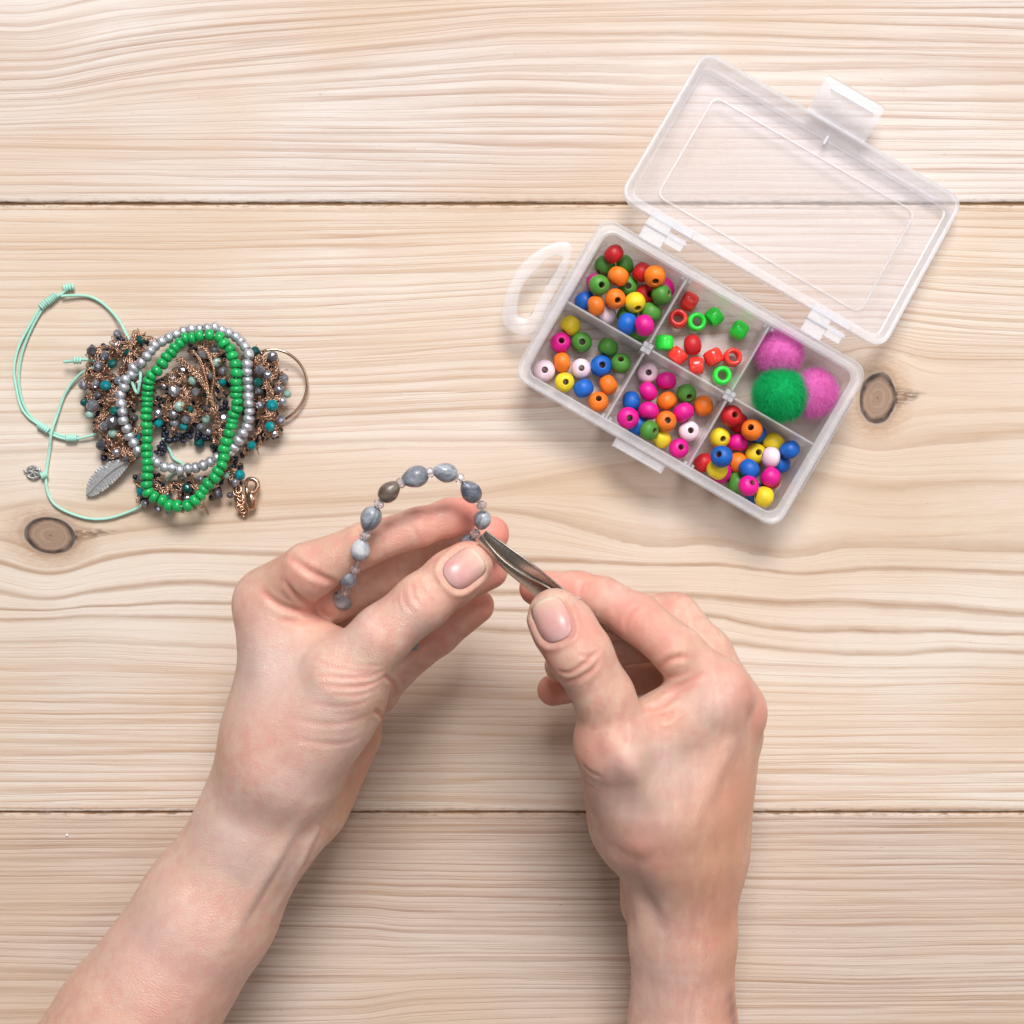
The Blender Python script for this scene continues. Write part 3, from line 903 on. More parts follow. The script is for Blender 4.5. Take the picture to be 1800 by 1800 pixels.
pompom(1369, 620, 8.6, 10.4, PINK, 'pink fluffy pompom nearest the lid, beside the neon plastic beads', 1)
pompom(1432, 692, 8.7, 10.4, PINK, 'pink fluffy pompom at the right, half behind the green pompom', 2)
pompom(1373, 695, 9.6, 14.0, GRN, 'green fluffy pompom resting in front of the two pink pompoms', 3)
# ------------------------------------------------------------------ the heap of finished bracelets
def z5(x, y): return 10 + x / 4.09, 490 + y / 4.09
def z6(x, y): return 240 + x / 4.866, 550 + y / 4.866

M_GREEN = mat_simple('glass_green', (.012, .40, .10), .22, var=.2, scale=700)
M_SILVER = mat_simple('silver_bead', (.66, .67, .73), .34, .7, var=.18, scale=900, bump=.0001)
M_COPPER = mat_simple('copper_thread', (.53, .32, .22), .30, .85, var=.45, scale=1500, bump=.0002)
M_WIRE = mat_simple('copper_wire', (.58, .40, .28), .25, .95, var=.2)
M_CLASP = mat_simple('rose_gold', (.62, .39, .27), .22, .95, var=.15)
M_GREY = mat_simple('grey_crystal', (.42, .43, .50), .12, .72, var=.35, scale=600)
M_GREYB = mat_simple('smoky_crystal', (.20, .20, .23), .10, .6, var=.5, scale=600)
M_TEAL = mat_simple('teal_crystal', (.004, .27, .30), .14, .15, var=.3, scale=500)
M_DKTEAL = mat_simple('dark_teal_crystal', (.004, .11, .10), .16, .1, var=.4, scale=500)
M_MINTB = mat_simple('mint_stone', (.30, .48, .42), .35, var=.25, scale=600)
M_NAVY = mat_simple('navy_glass', (.022, .024, .045), .16, .1, var=.5)
M_MINT = mat_simple('mint_cord', (.42, .76, .64), .6, var=.14, scale=2500, bump=.0003)
M_PEWTER = mat_simple('pewter', (.60, .60, .61), .42, .6, var=.35, scale=1200, bump=.0002)
M_ELASTIC = mat_simple('clear_elastic', (.82, .80, .78), .3, var=.1)

def seed_mesh(name, mat, R, h, b, n=16, e=.7):
    m = MB()
    prof = [(b, -h * .8)]
    for k in range(0, 9):
        a = -math.pi / 2 + math.pi * (k + .5) / 9
        prof.append((b + (R - b) * abs(math.cos(a)) ** e, h * math.sin(a)))
    prof.append((b, h * .8))
    m.lathe(prof, n)
    return m.mesh(name, mat)

def strand(name, label, group, path, mesh, elastic_mat, part, z_of, jitter=.12, feather=False, length=1.0):
    P = np.array([U(x, y, z_of(x, y)) for x, y in path])
    c = P.mean(0)
    root = empty(name, (c[0], c[1], 0))
    tag(root, label, 'bracelet', group)
    O = np.array([c[0], c[1], 0])
    n = len(P)
    for i in range(n):
        d = P[(i + 1) % n] - P[i - 1]
        gap = np.linalg.norm(P[(i + 1) % n] - P[i]) * .5 + np.linalg.norm(P[i - 1] - P[i]) * .5
        d = d / np.linalg.norm(d) + rng.normal(size=3) * jitter
        k = rng.uniform(.94, 1.06)
        link(part, mesh, root, P[i] - O, axis_rot(d), (k, k * rng.uniform(.95, 1.03), np.clip(gap / (2 * length), .75, 1.22)))
    m = MB()
    m.tube(spline(P, 160, True), .35, 6, True)
    m.build('elastic', elastic_mat, root)
    return root, O

def heap_z(x, y):                # height of the heap's upper surface under a strand, mm
    h = 0
    for cx, cy, s, a in HEAP:
        h = max(h, a * math.exp(-((x - cx) ** 2 + (y - cy) ** 2) / (2 * s * s)))
    return h
HEAP = [(195, 660, 42, 11), (200, 730, 42, 11), (260, 640, 40, 10), (320, 690, 46, 10.5), (370, 640, 40, 10), (450, 650, 42, 10), (470, 720, 42, 11), (440, 770, 34, 8),
        (270, 840, 30, 6.5), (330, 870, 36, 6.0), (390, 840, 30, 6.5), (225, 800, 30, 7)]

GREEN = [z6(*p) for p in [(540, 195), (625, 190), (710, 210), (750, 265), (800, 310), (820, 370), (845, 440), (855, 515), (850, 590), (855, 650), (850, 705), (860, 765), (860, 820), (830, 870), (820, 925), (810, 970), (790, 1030),
         (770, 1100), (750, 1165), (745, 1240), (730, 1305), (695, 1355), (670, 1410), (615, 1460), (575, 1512), (545, 1560), (500, 1605), (435, 1650), (350, 1653), (280, 1648), (220, 1605), (150, 1575), (100, 1535), (85, 1470), (90, 1400),
         (95, 1340), (90, 1280), (90, 1215), (85, 1155), (90, 1085), (90, 1020), (85, 960), (80, 895), (85, 840), (90, 785), (90, 735), (95, 685), (100, 630), (105, 580), (125, 535), (175, 495), (220, 435), (255, 380), (295, 345),
         (325, 300), (370, 260), (420, 215), (478, 215)]]
SILVER = [z6(*p) for p in [(120, 325), (155, 280), (215, 245), (275, 215), (340, 185), (400, 160), (470, 140), (540, 140), (605, 135), (670, 125), (730, 150), (790, 172), (850, 205), (895, 245), (930, 290), (960, 355), (945, 440), (945, 505),
          (950, 575), (955, 640), (955, 715), (960, 780), (965, 845), (960, 905), (945, 975), (910, 1030), (875, 1090), (835, 1145), (800, 1185), (750, 1212), (690, 1240), (630, 1275), (570, 1305), (505, 1325), (440, 1330), (370, 1345), (305, 1325),
          (240, 1318), (175, 1280), (130, 1243), (70, 1215)]] + [z5(*p) for p in [(950, 1235), (920, 1180), (890, 1130), (870, 1075), (845, 1020), (840, 960), (830, 900), (825, 835), (850, 780), (860, 725), (905, 690), (920, 640), (975, 605), (1015, 560)]]
silver, SO = strand('bead_bracelet', 'shiny silver seed bead bracelet under the green one on the heap', None, SILVER, seed_mesh('seed_bead', M_SILVER, 2.2, 1.55, .6), M_ELASTIC, 'seed_bead', lambda x, y: heap_z(x, y) * .72 + 5.4, length=1.55)
green, _ = strand('bead_bracelet', 'bright green seed bead bracelet lying on top of the heap', None, GREEN, seed_mesh('seed_bead', M_GREEN, 2.4, 1.45, .6), M_ELASTIC, 'seed_bead', lambda x, y: heap_z(x, y) * .62 + 8.4, length=1.42)

# feather charm hanging off the silver bracelet
fx0, fy0, fx1, fy1 = 246, 798, 152, 872
A, B = U(fx0, fy0, 7.5), U(fx1, fy1, 1.6)
ax = (B - A) / np.linalg.norm(B - A)
sd = np.cross(ax, [0, 0, 1])
sd /= np.linalg.norm(sd)
up = np.cross(sd, ax)
LEN = float(np.linalg.norm(B - A))
m = MB()
NS = 44
vs, fs = [], []
for i in range(NS + 1):
    t = i / NS
    w = 4.1 * math.sin(math.pi * min(1, (t - .16) / .84 + .02)) ** .62 if t > .16 else .25
    curve = 1.8 * math.sin(t * math.pi)
    for side, q in ((-1, 1.0), (-1, .5), (0, 0), (1, .5), (1, 1.0)):
        barb = (.35 if i % 2 else -.25) * abs(q)
        nick = .78 if (side == 1 and i in (19, 20, 29)) or (side == -1 and i in (25, 33)) else 1.0
        p = A + ax * (t * LEN + q * w * .42 * (1 if side else 0)) + sd * (side * q * w * nick + curve * .9) + up * (barb * .5 + .5 - .35 * q * q)
        vs.append(p)
for i in range(NS):
    for k in range(4):
        fs.append((i * 5 + k, i * 5 + k + 1, (i + 1) * 5 + k + 1, (i + 1) * 5 + k))
nb = len(vs)
vs += [p - up * .7 for p in vs]
fs += [tuple(nb + j for j in f[::-1]) for f in fs[:NS * 4]]
for i in range(NS):
    fs.append((i * 5, (i + 1) * 5, nb + (i + 1) * 5, nb + i * 5))
    fs.append((i * 5 + 4, nb + i * 5 + 4, nb + (i + 1) * 5 + 4, (i + 1) * 5 + 4))
m.add(vs, fs)
fe = m.build('feather_charm', M_PEWTER, silver, smooth=True, sharp=20)
m = MB()
m.tube([A + ax * t * LEN + sd * 1.62 * math.sin(t * math.pi) + up * .75 for t in np.linspace(-.03, .98, 16)], np.linspace(.75, .3, 16), 8)
m.build('shaft', M_PEWTER, fe, origin=SO)

# crochet bracelet: copper thread loops with crystal beads
crochet = empty('crochet_bracelet', U(310, 740, 0))
tag(crochet, 'tangled copper crochet bracelet with grey and teal crystal beads, under the bead rings', 'bracelet')
CO = U(310, 740, 0)
# blobs of stitches: x, y, radius (px), top height (mm)
LOBES = [(175, 630, 26, 8), (215, 610, 26, 9), (250, 603, 24, 8), (168, 665, 26, 9), (170, 705, 26, 9), (195, 690, 30, 11), (185, 745, 24, 8), (205, 770, 24, 9), (215, 725, 28, 11), (195, 800, 16, 6), (225, 795, 24, 8), (245, 760, 22, 8), (240, 680, 24, 9), (230, 640, 26, 10),
         (285, 690, 26, 10), (310, 672, 26, 11), (330, 700, 28, 11), (300, 720, 24, 10), (335, 735, 24, 9), (355, 660, 28, 11), (375, 630, 26, 11), (350, 610, 22, 9), (385, 680, 24, 10), (380, 720, 22, 10), (385, 755, 20, 8), (375, 780, 16, 7), (300, 755, 16, 7), (280, 740, 18, 8), 
         (445, 630, 20, 8), (465, 640, 26, 10), (480, 670, 24, 10), (485, 705, 24, 10), (465, 690, 26, 11), (470, 730, 26, 10), (455, 760, 22, 8), (440, 720, 18, 8), (480, 750, 20, 7), (450, 780, 14, 6), (430, 790, 14, 6), (425, 640, 18, 7),
         (250, 845, 16, 5), (262, 865, 18, 5.5), (285, 868, 18, 5.5), (310, 862, 18, 5.5), (335, 865, 18, 5.5), (355, 850, 16, 5.5), (372, 860, 16, 5), (395, 838, 16, 6), (410, 815, 16, 6), (275, 845, 16, 5), (330, 840, 12, 4), (245, 880, 12, 4), (310, 888, 12, 4), (350, 885, 12, 4), (415, 845, 9, 4)]
LA = np.array([l[2] ** 2 for l in LOBES], float)
LA /= LA.sum()
hole = (333, 793, 47, 27)        # bare table in the middle of the ring
def pick(edge=1.0):
    while True:
        l = LOBES[rng.choice(len(LOBES), p=LA)]
        a, r = rng.uniform(0, 2 * math.pi), math.sqrt(rng.uniform(0, 1)) * edge
        x, y = l[0] + l[2] * r * math.cos(a), l[1] + l[2] * r * math.sin(a)
        if ((x - hole[0]) / hole[2]) ** 2 + ((y - hole[1]) / hole[3]) ** 2 < 1: continue
        z = .7 + l[3] * math.sqrt(max(0, 1 - r * r * .85)) * rng.uniform(.45, 1.0)
        return x, y, z
def surf(x, y):
    """height of the stitches at a point, None where there are none"""
    if ((x - hole[0]) / hole[2]) ** 2 + ((y - hole[1]) / hole[3]) ** 2 < 1: return None
    h = 0
    for lx, ly, lr, lh in LOBES:
        q = ((x - lx) ** 2 + (y - ly) ** 2) / (lr * lr)
        if q < 1.12: h = max(h, lh * math.sqrt(max(.08, 1 - .8 * q)))
    return h or None
m = MB()
links = 0
while links < 1500:              # crocheted chains: runs of linked loops wandering over the heap
    x, y, z0 = pick(.9)
    a = rng.uniform(0, 2 * math.pi)
    lift = rng.uniform(.55, 1.2)
    prev = None
    for k in range(rng.integers(5, 15)):
        h_ = surf(x, y)
        if h_ is None: break
        c = U(x, y, .8 + h_ * lift)
        if prev is not None:
            d = c - prev
            d /= np.linalg.norm(d) + 1e-9
            s = np.cross(d, [0, 0, 1.0])
            s /= np.linalg.norm(s) + 1e-9
            if links % 2: s = s * .75 + np.cross(d, s) * .65
            mid = (c + prev) / 2
            m.tube([mid + d * 1.25 * math.cos(t) + s * .52 * math.sin(t) + np.cross(d, s) * .2 * math.cos(2 * t) for t in np.linspace(0, 2 * math.pi, 9)[:-1]], .23, 5, True)
            links += 1
        prev = c
        a += rng.normal() * .5
        x, y = x + 7.5 * math.cos(a), y + 7.5 * math.sin(a)
for _ in range(70):             # loose thread ends and crossing strands
    x, y, z = pick()
    c = U(x, y, z)
    a = rng.uniform(0, 2 * math.pi)
    d = np.array([math.cos(a), math.sin(a), rng.normal() * .2])
    e = np.cross(d, [0, 0, 1])
    L = rng.uniform(3, 6.5)
    pts = [c + d * L * (t - .5) + e * math.sin(t * 3) * rng.uniform(-.8, .8) + np.array([0, 0, .8 * math.sin(t * math.pi)]) for t in np.linspace(0, 1, 6)]
    m.tube(pts, .2, 5)
o = m.build('thread', M_COPPER, crochet)
o['kind'] = 'stuff'
m = MB()
for _ in range(620):             # tiny navy filler beads deep in the stitches
    x, y, z = pick(.92)
    c = U(x, y, z * .55)
    r = rng.uniform(.9, 1.35)
    q = axis_rot(rng.normal(size=3)).to_matrix()
    b = MB()
    b.lathe([(.3, -r * .7), (r * .8, -r * .6), (r, 0), (r * .8, r * .6), (.3, r * .7)], 7)
    m.add([c + np.array(q @ Vector(p)) for p in b.v], b.f)
for ang in np.linspace(math.pi * .95, 2.05 * math.pi, 30):      # the dark ring of beads round the hole
    for rr in (1.02, 1.15):
        c = U(hole[0] + hole[2] * rr * math.cos(ang) + rng.normal() * 4, hole[1] + hole[3] * rr * math.sin(ang) + rng.normal() * 4, rng.uniform(1.3, 5.0))
        r = rng.uniform(.95, 1.3)
        b = MB()
        b.lathe([(.3, -r * .7), (r * .8, -r * .6), (r, 0), (r * .8, r * .6), (.3, r * .7)], 7)
        q = axis_rot(rng.normal(size=3)).to_matrix()
        m.add([c + np.array(q @ Vector(p)) for p in b.v], b.f)
o = m.build('filler_beads', M_NAVY, crochet)
o['kind'] = 'stuff'

def facet_mesh(name, mat, r):
    m = MB()
    n = 8
    rows = [(.35, -.82), (.78, -.58), (1.0, -.18), (1.0, .18), (.78, .58), (.35, .82)]
    vs = []
    for i, (q, z) in enumerate(rows):
        for k in range(n):
            a = 2 * math.pi * (k + .5 * (i % 2)) / n
            vs.append((r * q * math.cos(a), r * q * math.sin(a), r * z))
    fs = []
    for i in range(len(rows) - 1):
        for k in range(n):
            a, b = i * n + k, i * n + (k + 1) % n
            c, d = (i + 1) * n + k, (i + 1) * n + (k + 1) % n
            if i % 2 == 0: fs += [(a, b, c), (b, d, c)]
            else: fs += [(a, b, d), (a, d, c)]
    m.add(vs, fs + [tuple(range(n))[::-1], tuple((len(rows) - 1) * n + k for k in range(n))])
    return m.mesh(name, mat, smooth=False)
FM = {k: facet_mesh('crystal_bead', mt, 1.0) for k, mt in (('g', M_GREY), ('s', M_GREYB), ('t', M_TEAL), ('d', M_DKTEAL), ('m', M_MINTB))}
CRY = [z5(x, y) + (k, r) for x, y, k, r in [(805, 395, 'g', 8), (900, 450, 'g', 8), (800, 485, 'g', 8), (865, 525, 'd', 8), (628, 525, 's', 11), (712, 555, 'g', 8), (665, 630, 'g', 9), (765, 610, 'd', 8), (560, 760, 'g', 10), (648, 755, 'g', 7), (718, 768, 't', 9),
       (665, 835, 's', 7), (625, 910, 'g', 11), (780, 950, 'd', 8), (765, 1030, 's', 11), (770, 1110, 'm', 8), (600, 980, 'm', 7), (690, 1195, 's', 10), (800, 1250, 'g', 8), (940, 1145, 't', 8), (850, 1150, 's', 7), (930, 1000, 's', 6)]]
CRY += [z6(x, y) + (k, r) for x, y, k, r in [(665, 320, 's', 9), (685, 425, 'm', 8), (735, 495, 'g', 7), (735, 595, 't', 7), (400, 500, 's', 10), (325, 665, 'g', 11), (505, 680, 'g', 8), (365, 800, 'm', 9), (480, 580, 'm', 8), (315, 865, 'g', 8), (185, 860, 'g', 8),
       (185, 945, 't', 8), (425, 910, 'g', 8), (405, 975, 't', 7), (595, 910, 'm', 8), (545, 975, 'g', 7), (620, 1020, 'g', 7), (535, 1115, 'd', 9), (600, 690, 'd', 7), (640, 540, 'g', 7), (1160, 375, 's', 10), (1055, 490, 'g', 9), (1125, 535, 'g', 9), (1040, 595, 'd', 8),
       (1255, 560, 'g', 9), (1220, 660, 'g', 9), (1290, 695, 'm', 7), (1250, 760, 'g', 8), (1160, 790, 't', 10), (1235, 920, 'g', 8), (1140, 970, 't', 9), (1045, 670, 's', 8), (985, 1135, 't', 8), (885, 1385, 't', 9), (845, 1450, 'g', 7), (830, 1180, 'g', 7),
       (695, 1560, 's', 8), (690, 1530, 'g', 6), (430, 1500, 'd', 9), (245, 1570, 't', 8), (435, 1590, 'g', 6), (40, 1530, 't', 8), (75, 1630, 'g', 7), (185, 1675, 'g', 7), (280, 1700, 'm', 7), (550, 1420, 'g', 6), (1180, 1035, 'g', 6), (765, 1390, 'm', 6), (800, 1560, 's', 6)]]
while len(CRY) < 98:            # more crystals, wherever the stitches are bare of them
    x, y, _ = pick(.95)
    if min((x - c[0]) ** 2 + (y - c[1]) ** 2 for c in CRY) > 15 ** 2:
        CRY.append((x, y, 'gggggssstd'[rng.integers(10)], rng.uniform(5.5, 8.5)))
for x, y, k, r in CRY:
    z = min(14.0, max(2.2, heap_z(x, y) * 1.0 + 1.3))
    rm = r * PX * 1.06
    link('crystal_bead', FM[k], crochet, U(x, y, z) - CO, axis_rot(rng.normal(size=3)), (rm, rm, rm * 1.05))
# lobster clasp at the end of the crochet bracelet
def zc(p, z): return U(*z6(*p), z)
m = MB()
m.tube(spline([zc(p, 4.6) for p in [(935, 1470), (950, 1430), (990, 1420), (1030, 1445), (1035, 1490), (1010, 1530), (975, 1540)]], 26), np.linspace(.75, 1.25, 26), 9)
m.tube([zc(p, z) for p, z in [((975, 1530), 4.6), ((985, 1590), 4.2), ((985, 1650), 3.6), ((960, 1690), 3.2)]], [1.3, 2.1, 1.9, 1.0], 10)
m.tube([zc(p, z) for p, z in [((940, 1475), 4.4), ((945, 1540), 4.2), ((950, 1620), 3.8)]], [.6, .9, .8], 8)
cl = m.build('lobster_clasp', M_CLASP, crochet)
m = MB()
for k in range(11):              # short extension chain beside the clasp
    t = k / 10
    c = zc((855 + 55 * t + 14 * math.sin(k * 2.1), 1490 + 220 * t), 2.6 + .6 * math.sin(k * 1.7))
    a = rng.uniform(0, 6.28)
    d = np.array([math.cos(a), math.sin(a), .3])
    s = np.cross(d, [0, 0, 1.0])
    m.tube([c + 1.5 * (d * math.cos(q) + .75 * s * math.sin(q)) for q in np.linspace(0, 2 * math.pi, 11)[:-1]], .42, 6, True)
m.tube([zc((915, 1690), 1.6), zc((890, 1725), 1.4)], [.7, 1.2], 8)
m.build('extension_chain', M_CLASP, crochet)

# plain copper hoop sticking out at the right of the heap
hoop = [(1090, 330, 7), (1130, 318, 7), (1200, 315, 6.5), (1290, 345, 6), (1370, 405, 5), (1425, 480, 4.2), (1455, 570, 3.6), (1455, 660, 3.2), (1425, 750, 3), (1370, 830, 3), (1310, 885, 3), (1250, 915, 2.6), (1150, 900, 2.0), (1050, 760, 2), (1030, 560, 3), (1050, 410, 5)]
HP = [U(*z6(x, y), z) for x, y, z in hoop]
c = np.mean(HP, 0)
m = MB()
m.tube(spline(HP, 90, True), .55, 8, True)
hp = link('wire_hoop', m.mesh('wire_hoop', M_WIRE, True, (c[0], c[1], 0)), None, (c[0], c[1], 0))
tag(hp, 'thin copper wire hoop sticking out at the right of the bracelet heap', 'hoop')

# fine rose gold chains lying inside the green ring
ch = empty('fine_chain', U(360, 690, 0))
tag(ch, 'fine rose gold multi strand chain lying inside the green bead ring', 'chain')
for path in ([(345, 400), (430, 470), (520, 560), (580, 640), (625, 740), (665, 830), (695, 930), (712, 1030), (718, 1110)], [(375, 385), (460, 460), (540, 545), (595, 640), (645, 750), (685, 850), (708, 950), (720, 1060), (726, 1120)],
             [(585, 300), (630, 390), (660, 480), (660, 580), (640, 680), (650, 780)], [(480, 320), (540, 400), (575, 500), (600, 600), (610, 680), (600, 780)]):
    m = MB()
    pts = [U(*z6(x, y), heap_z(*z6(x, y)) + 5.0) for x, y in path]
    S = spline(pts, 46)
    for i in range(0, 45):
        d = S[i + 1] - S[i]
        L = np.linalg.norm(d)
        d /= L
        s = np.cross(d, [0, 0, 1.0])
        s /= np.linalg.norm(s)
        if i % 2: s = np.cross(d, s)
        c = (S[i] + S[i + 1]) / 2
        m.tube([c + L * .78 * d * math.cos(q) + .42 * s * math.sin(q) for q in np.linspace(0, 2 * math.pi, 9)[:-1]], .24, 5, True)
    m.build('chain_strand', M_CLASP, ch)

# mint cord bracelet with a small openwork charm
cord = empty('cord_bracelet', U(100, 700, 0))
tag(cord, 'mint green knotted cord bracelet looping out left of the heap', 'bracelet')
PATHS = [([(1, 450, 60, 2.4), (1, 400, 110, 2.0), (1, 270, 185, 1.6), (1, 170, 340, 1.2), (1, 90, 500, 1.2), (1, 60, 650, 1.2), (1, 75, 780, 1.2), (1, 110, 920, 1.2), (1, 170, 1000, 1.2), (1, 270, 1070, 1.4), (1, 330, 1118, 1.6), (1, 430, 1152, 1.6), (1, 530, 1147, 2), (1, 650, 1115, 3), (1, 760, 1060, 5)], .54),
         ([(1, 390, 118, 1.4), (1, 300, 172, 1.2), (1, 200, 330, 1.2), (1, 128, 500, 1.2), (1, 97, 650, 1.2), (1, 98, 780, 1.2), (1, 130, 905, 1.2), (1, 190, 1000, 1.2), (1, 275, 1062, 1.2), (1, 350, 1108, 1.4), (1, 440, 1138, 1.4), (1, 520, 1130, 1.4)], .54),
         ([(1, 400, 125, 2.4), (1, 480, 120, 2.0), (1, 590, 125, 1.4), (1, 680, 165, 1.4), (1, 760, 235, 2), (1, 820, 310, 4), (1, 860, 385, 6.5), (1, 885, 440, 8)], .58),
         ([(1, 418, 598, 5), (1, 470, 592, 5.5), (1, 510, 585, 6), (1, 570, 580, 6.5), (1, 640, 590, 7)], .62),
         ([(1, 640, 640, 6), (1, 600, 650, 4.5), (1, 520, 700, 2.4), (1, 430, 820, 1.4), (1, 370, 980, 1.4), (1, 330, 1100, 2.9), (1, 312, 1250, 1.4), (1, 290, 1420, 1.3), (1, 300, 1530, 1.3), (1, 350, 1620, 1.3), (1, 450, 1680, 1.3), (1, 600, 1725, 1.3), (1, 750, 1720, 1.3), (1, 900, 1670, 1.6), (1, 960, 1640, 2.2), (1, 1010, 1600, 3)], .58),
         ([(1, 968, 655, 10), (1, 970, 700, 11.5), (1, 962, 760, 11.5), (1, 945, 822, 10), (1, 905, 740, 10)], .62),
         ([(0, 225, 1070, 4.5), (0, 255, 1120, 2), (0, 285, 1175, 1.4), (0, 318, 1245, 1.4), (0, 400, 1305, 1.4), (0, 300, 1380, 1.2), (0, 255, 1440, 2)], .58)]
for path, r in PATHS:
    pts = [U(*(z5(x, y) if k else z6(x, y)), z) for k, x, y, z in path]
    S = spline(pts, 90)
    L = np.concatenate([[0], np.cumsum(np.linalg.norm(np.diff(S, axis=0), axis=1))])
    m = MB()
    R_ = r * (1 + .05 * np.sin(L * 4.0))
    m.tube(S, R_, 8)
    m.build('cord', M_MINT, cord)
for x, y, dx, dy, n_ in ((450, 62, 60, -12, 4), (330, 145, 60, -50, 6), (275, 185, 40, -36, 4), (270, 1068, 60, 40, 5), (470, 1145, 60, 0, 5), (515, 586, 40, 0, 3), (275, 1412, 30, -12, 3)):
    m = MB()
    for k in range(n_):          # wraps of a sliding knot
        t = k / max(1, n_ - 1) - .5
        c = U(*z5(x + dx * t, y + dy * t), 1.9 if x != 515 else 6.0)
        d = np.array([dx, -dy, 0.0])
        d /= np.linalg.norm(d)
        s = np.cross(d, [0, 0, 1.0])
        m.tube([c + 1.0 * (s * math.cos(q) + np.array([0, 0, 1.0]) * math.sin(q)) + d * .3 * math.sin(q) for q in np.linspace(0, 2 * math.pi, 11)[:-1]], .55, 6, True)
    m.build('knot', M_MINT, cord)
m = MB()
cc = U(59, 830, 1.4)
for k in range(6):               # petals of the openwork charm
    a = k * math.pi / 3 + .3
    d = np.array([math.cos(a), math.sin(a), 0])
    s = np.array([-math.sin(a), math.cos(a), 0])
    c = cc + d * 1.35
    m.tube([c + d * 1.15 * math.cos(q) + s * .8 * math.sin(q) + np.array([0, 0, .35 * math.sin(q + k)]) for q in np.linspace(0, 2 * math.pi, 11)[:-1]], .36, 6, True)
m.tube([cc + 2.75 * np.array([math.cos(q), .88 * math.sin(q), 0]) for q in np.linspace(0, 2 * math.pi, 19)[:-1]], .38, 6, True)
m.tube([cc + [-2.6, .3, 0], cc + [-4.1, .6, -.2]], [.6, .25], 6)
m.tube([cc + [2.9 + .8 * math.cos(q), -.3 + .8 * math.sin(q), .3] for q in np.linspace(0, 2 * math.pi, 11)[:-1]], .3, 6, True)
m.build('flower_charm', M_PEWTER, cord, origin=U(100, 700, 0))
# ------------------------------------------------------------------ hands: one continuous skin per arm, from a smooth distance field
def smin(a, b, k):
    h = np.clip(.5 + .5 * (b - a) / k, 0, 1)
    return b + (a - b) * h - k * h * (1 - h)

def cone(P, a, b, ra, rb):
    a, b = a.astype(P.dtype), b.astype(P.dtype)
    ba = b - a
    t = np.clip(((P - a) @ ba) / (ba @ ba + 1e-9), 0, 1)
    d = P - a - t[:, None] * ba
    return np.sqrt((d * d).sum(1)) - (ra + (rb - ra) * t)

def ellip(P, c, R, r):
    """ellipsoid; rows of R are its axes"""
    q = (P - c.astype(P.dtype)) @ R.T.astype(P.dtype)
    r = r.astype(P.dtype)
    k0 = np.sqrt(((q / r) ** 2).sum(1)) + 1e-6
    k1 = np.sqrt(((q / (r * r)) ** 2).sum(1)) + 1e-6
    return k0 * (k0 - 1) / k1

class Hand:
    def __init__(s): s.body, s.fing, s.bruise, s.tan = [], [], [], []
    def seg(s, a, b, ra, rb, k=7.0):
        s.body.append(('c', U(*a), U(*b), ra, rb, k))
    def blob(s, c, r, ang=0.0, k=7.0, tilt=None):
        R = np.array(Matrix.Rotation(-ang, 3, 'Z'))
        if tilt is not None: R = np.array(Matrix.Rotation(tilt[1], 3, tilt[0])) @ R
        s.body.append(('e', U(*c), R, np.array(r, float), k))
    def finger(s, chain, kroot=7.0, spread=17.0, ki=2.5, kmin=.7):
        s.fing.append(([(U(x, y, z), r) for x, y, z, r in chain], kroot, spread, ki, kmin))
    def bounds(s):
        lo, hi = np.full(3, 1e9), np.full(3, -1e9)
        for b in s.body:
            if b[0] == 'c':
                for p, r in ((b[1], b[3]), (b[2], b[4])): lo, hi = np.minimum(lo, p - r), np.maximum(hi, p + r)
            else: lo, hi = np.minimum(lo, b[1] - b[3].max()), np.maximum(hi, b[1] + b[3].max())
        for ch, *_ in s.fing:
            for p, r in ch: lo, hi = np.minimum(lo, p - r), np.maximum(hi, p + r)
        return lo - 5, hi + 5
    def __call__(s, P):
        d = None
        for b in s.body:
            e = cone(P, *b[1:5]) if b[0] == 'c' else ellip(P, *b[1:4])
            d = e if d is None else smin(d, e, b[-1])
        for ch, kroot, spread, ki, kmin in s.fing:
            f = None
            for (a, ra), (b, rb) in zip(ch[:-1], ch[1:]):
                e = cone(P, a, b, ra, rb)
                f = e if f is None else smin(f, e, ki)
            root = ch[0][0].astype(P.dtype)
            q = ((P - root) ** 2).sum(1)
            d = smin(d, f, kmin + kroot * np.exp(-q / (spread * spread)))
        return d

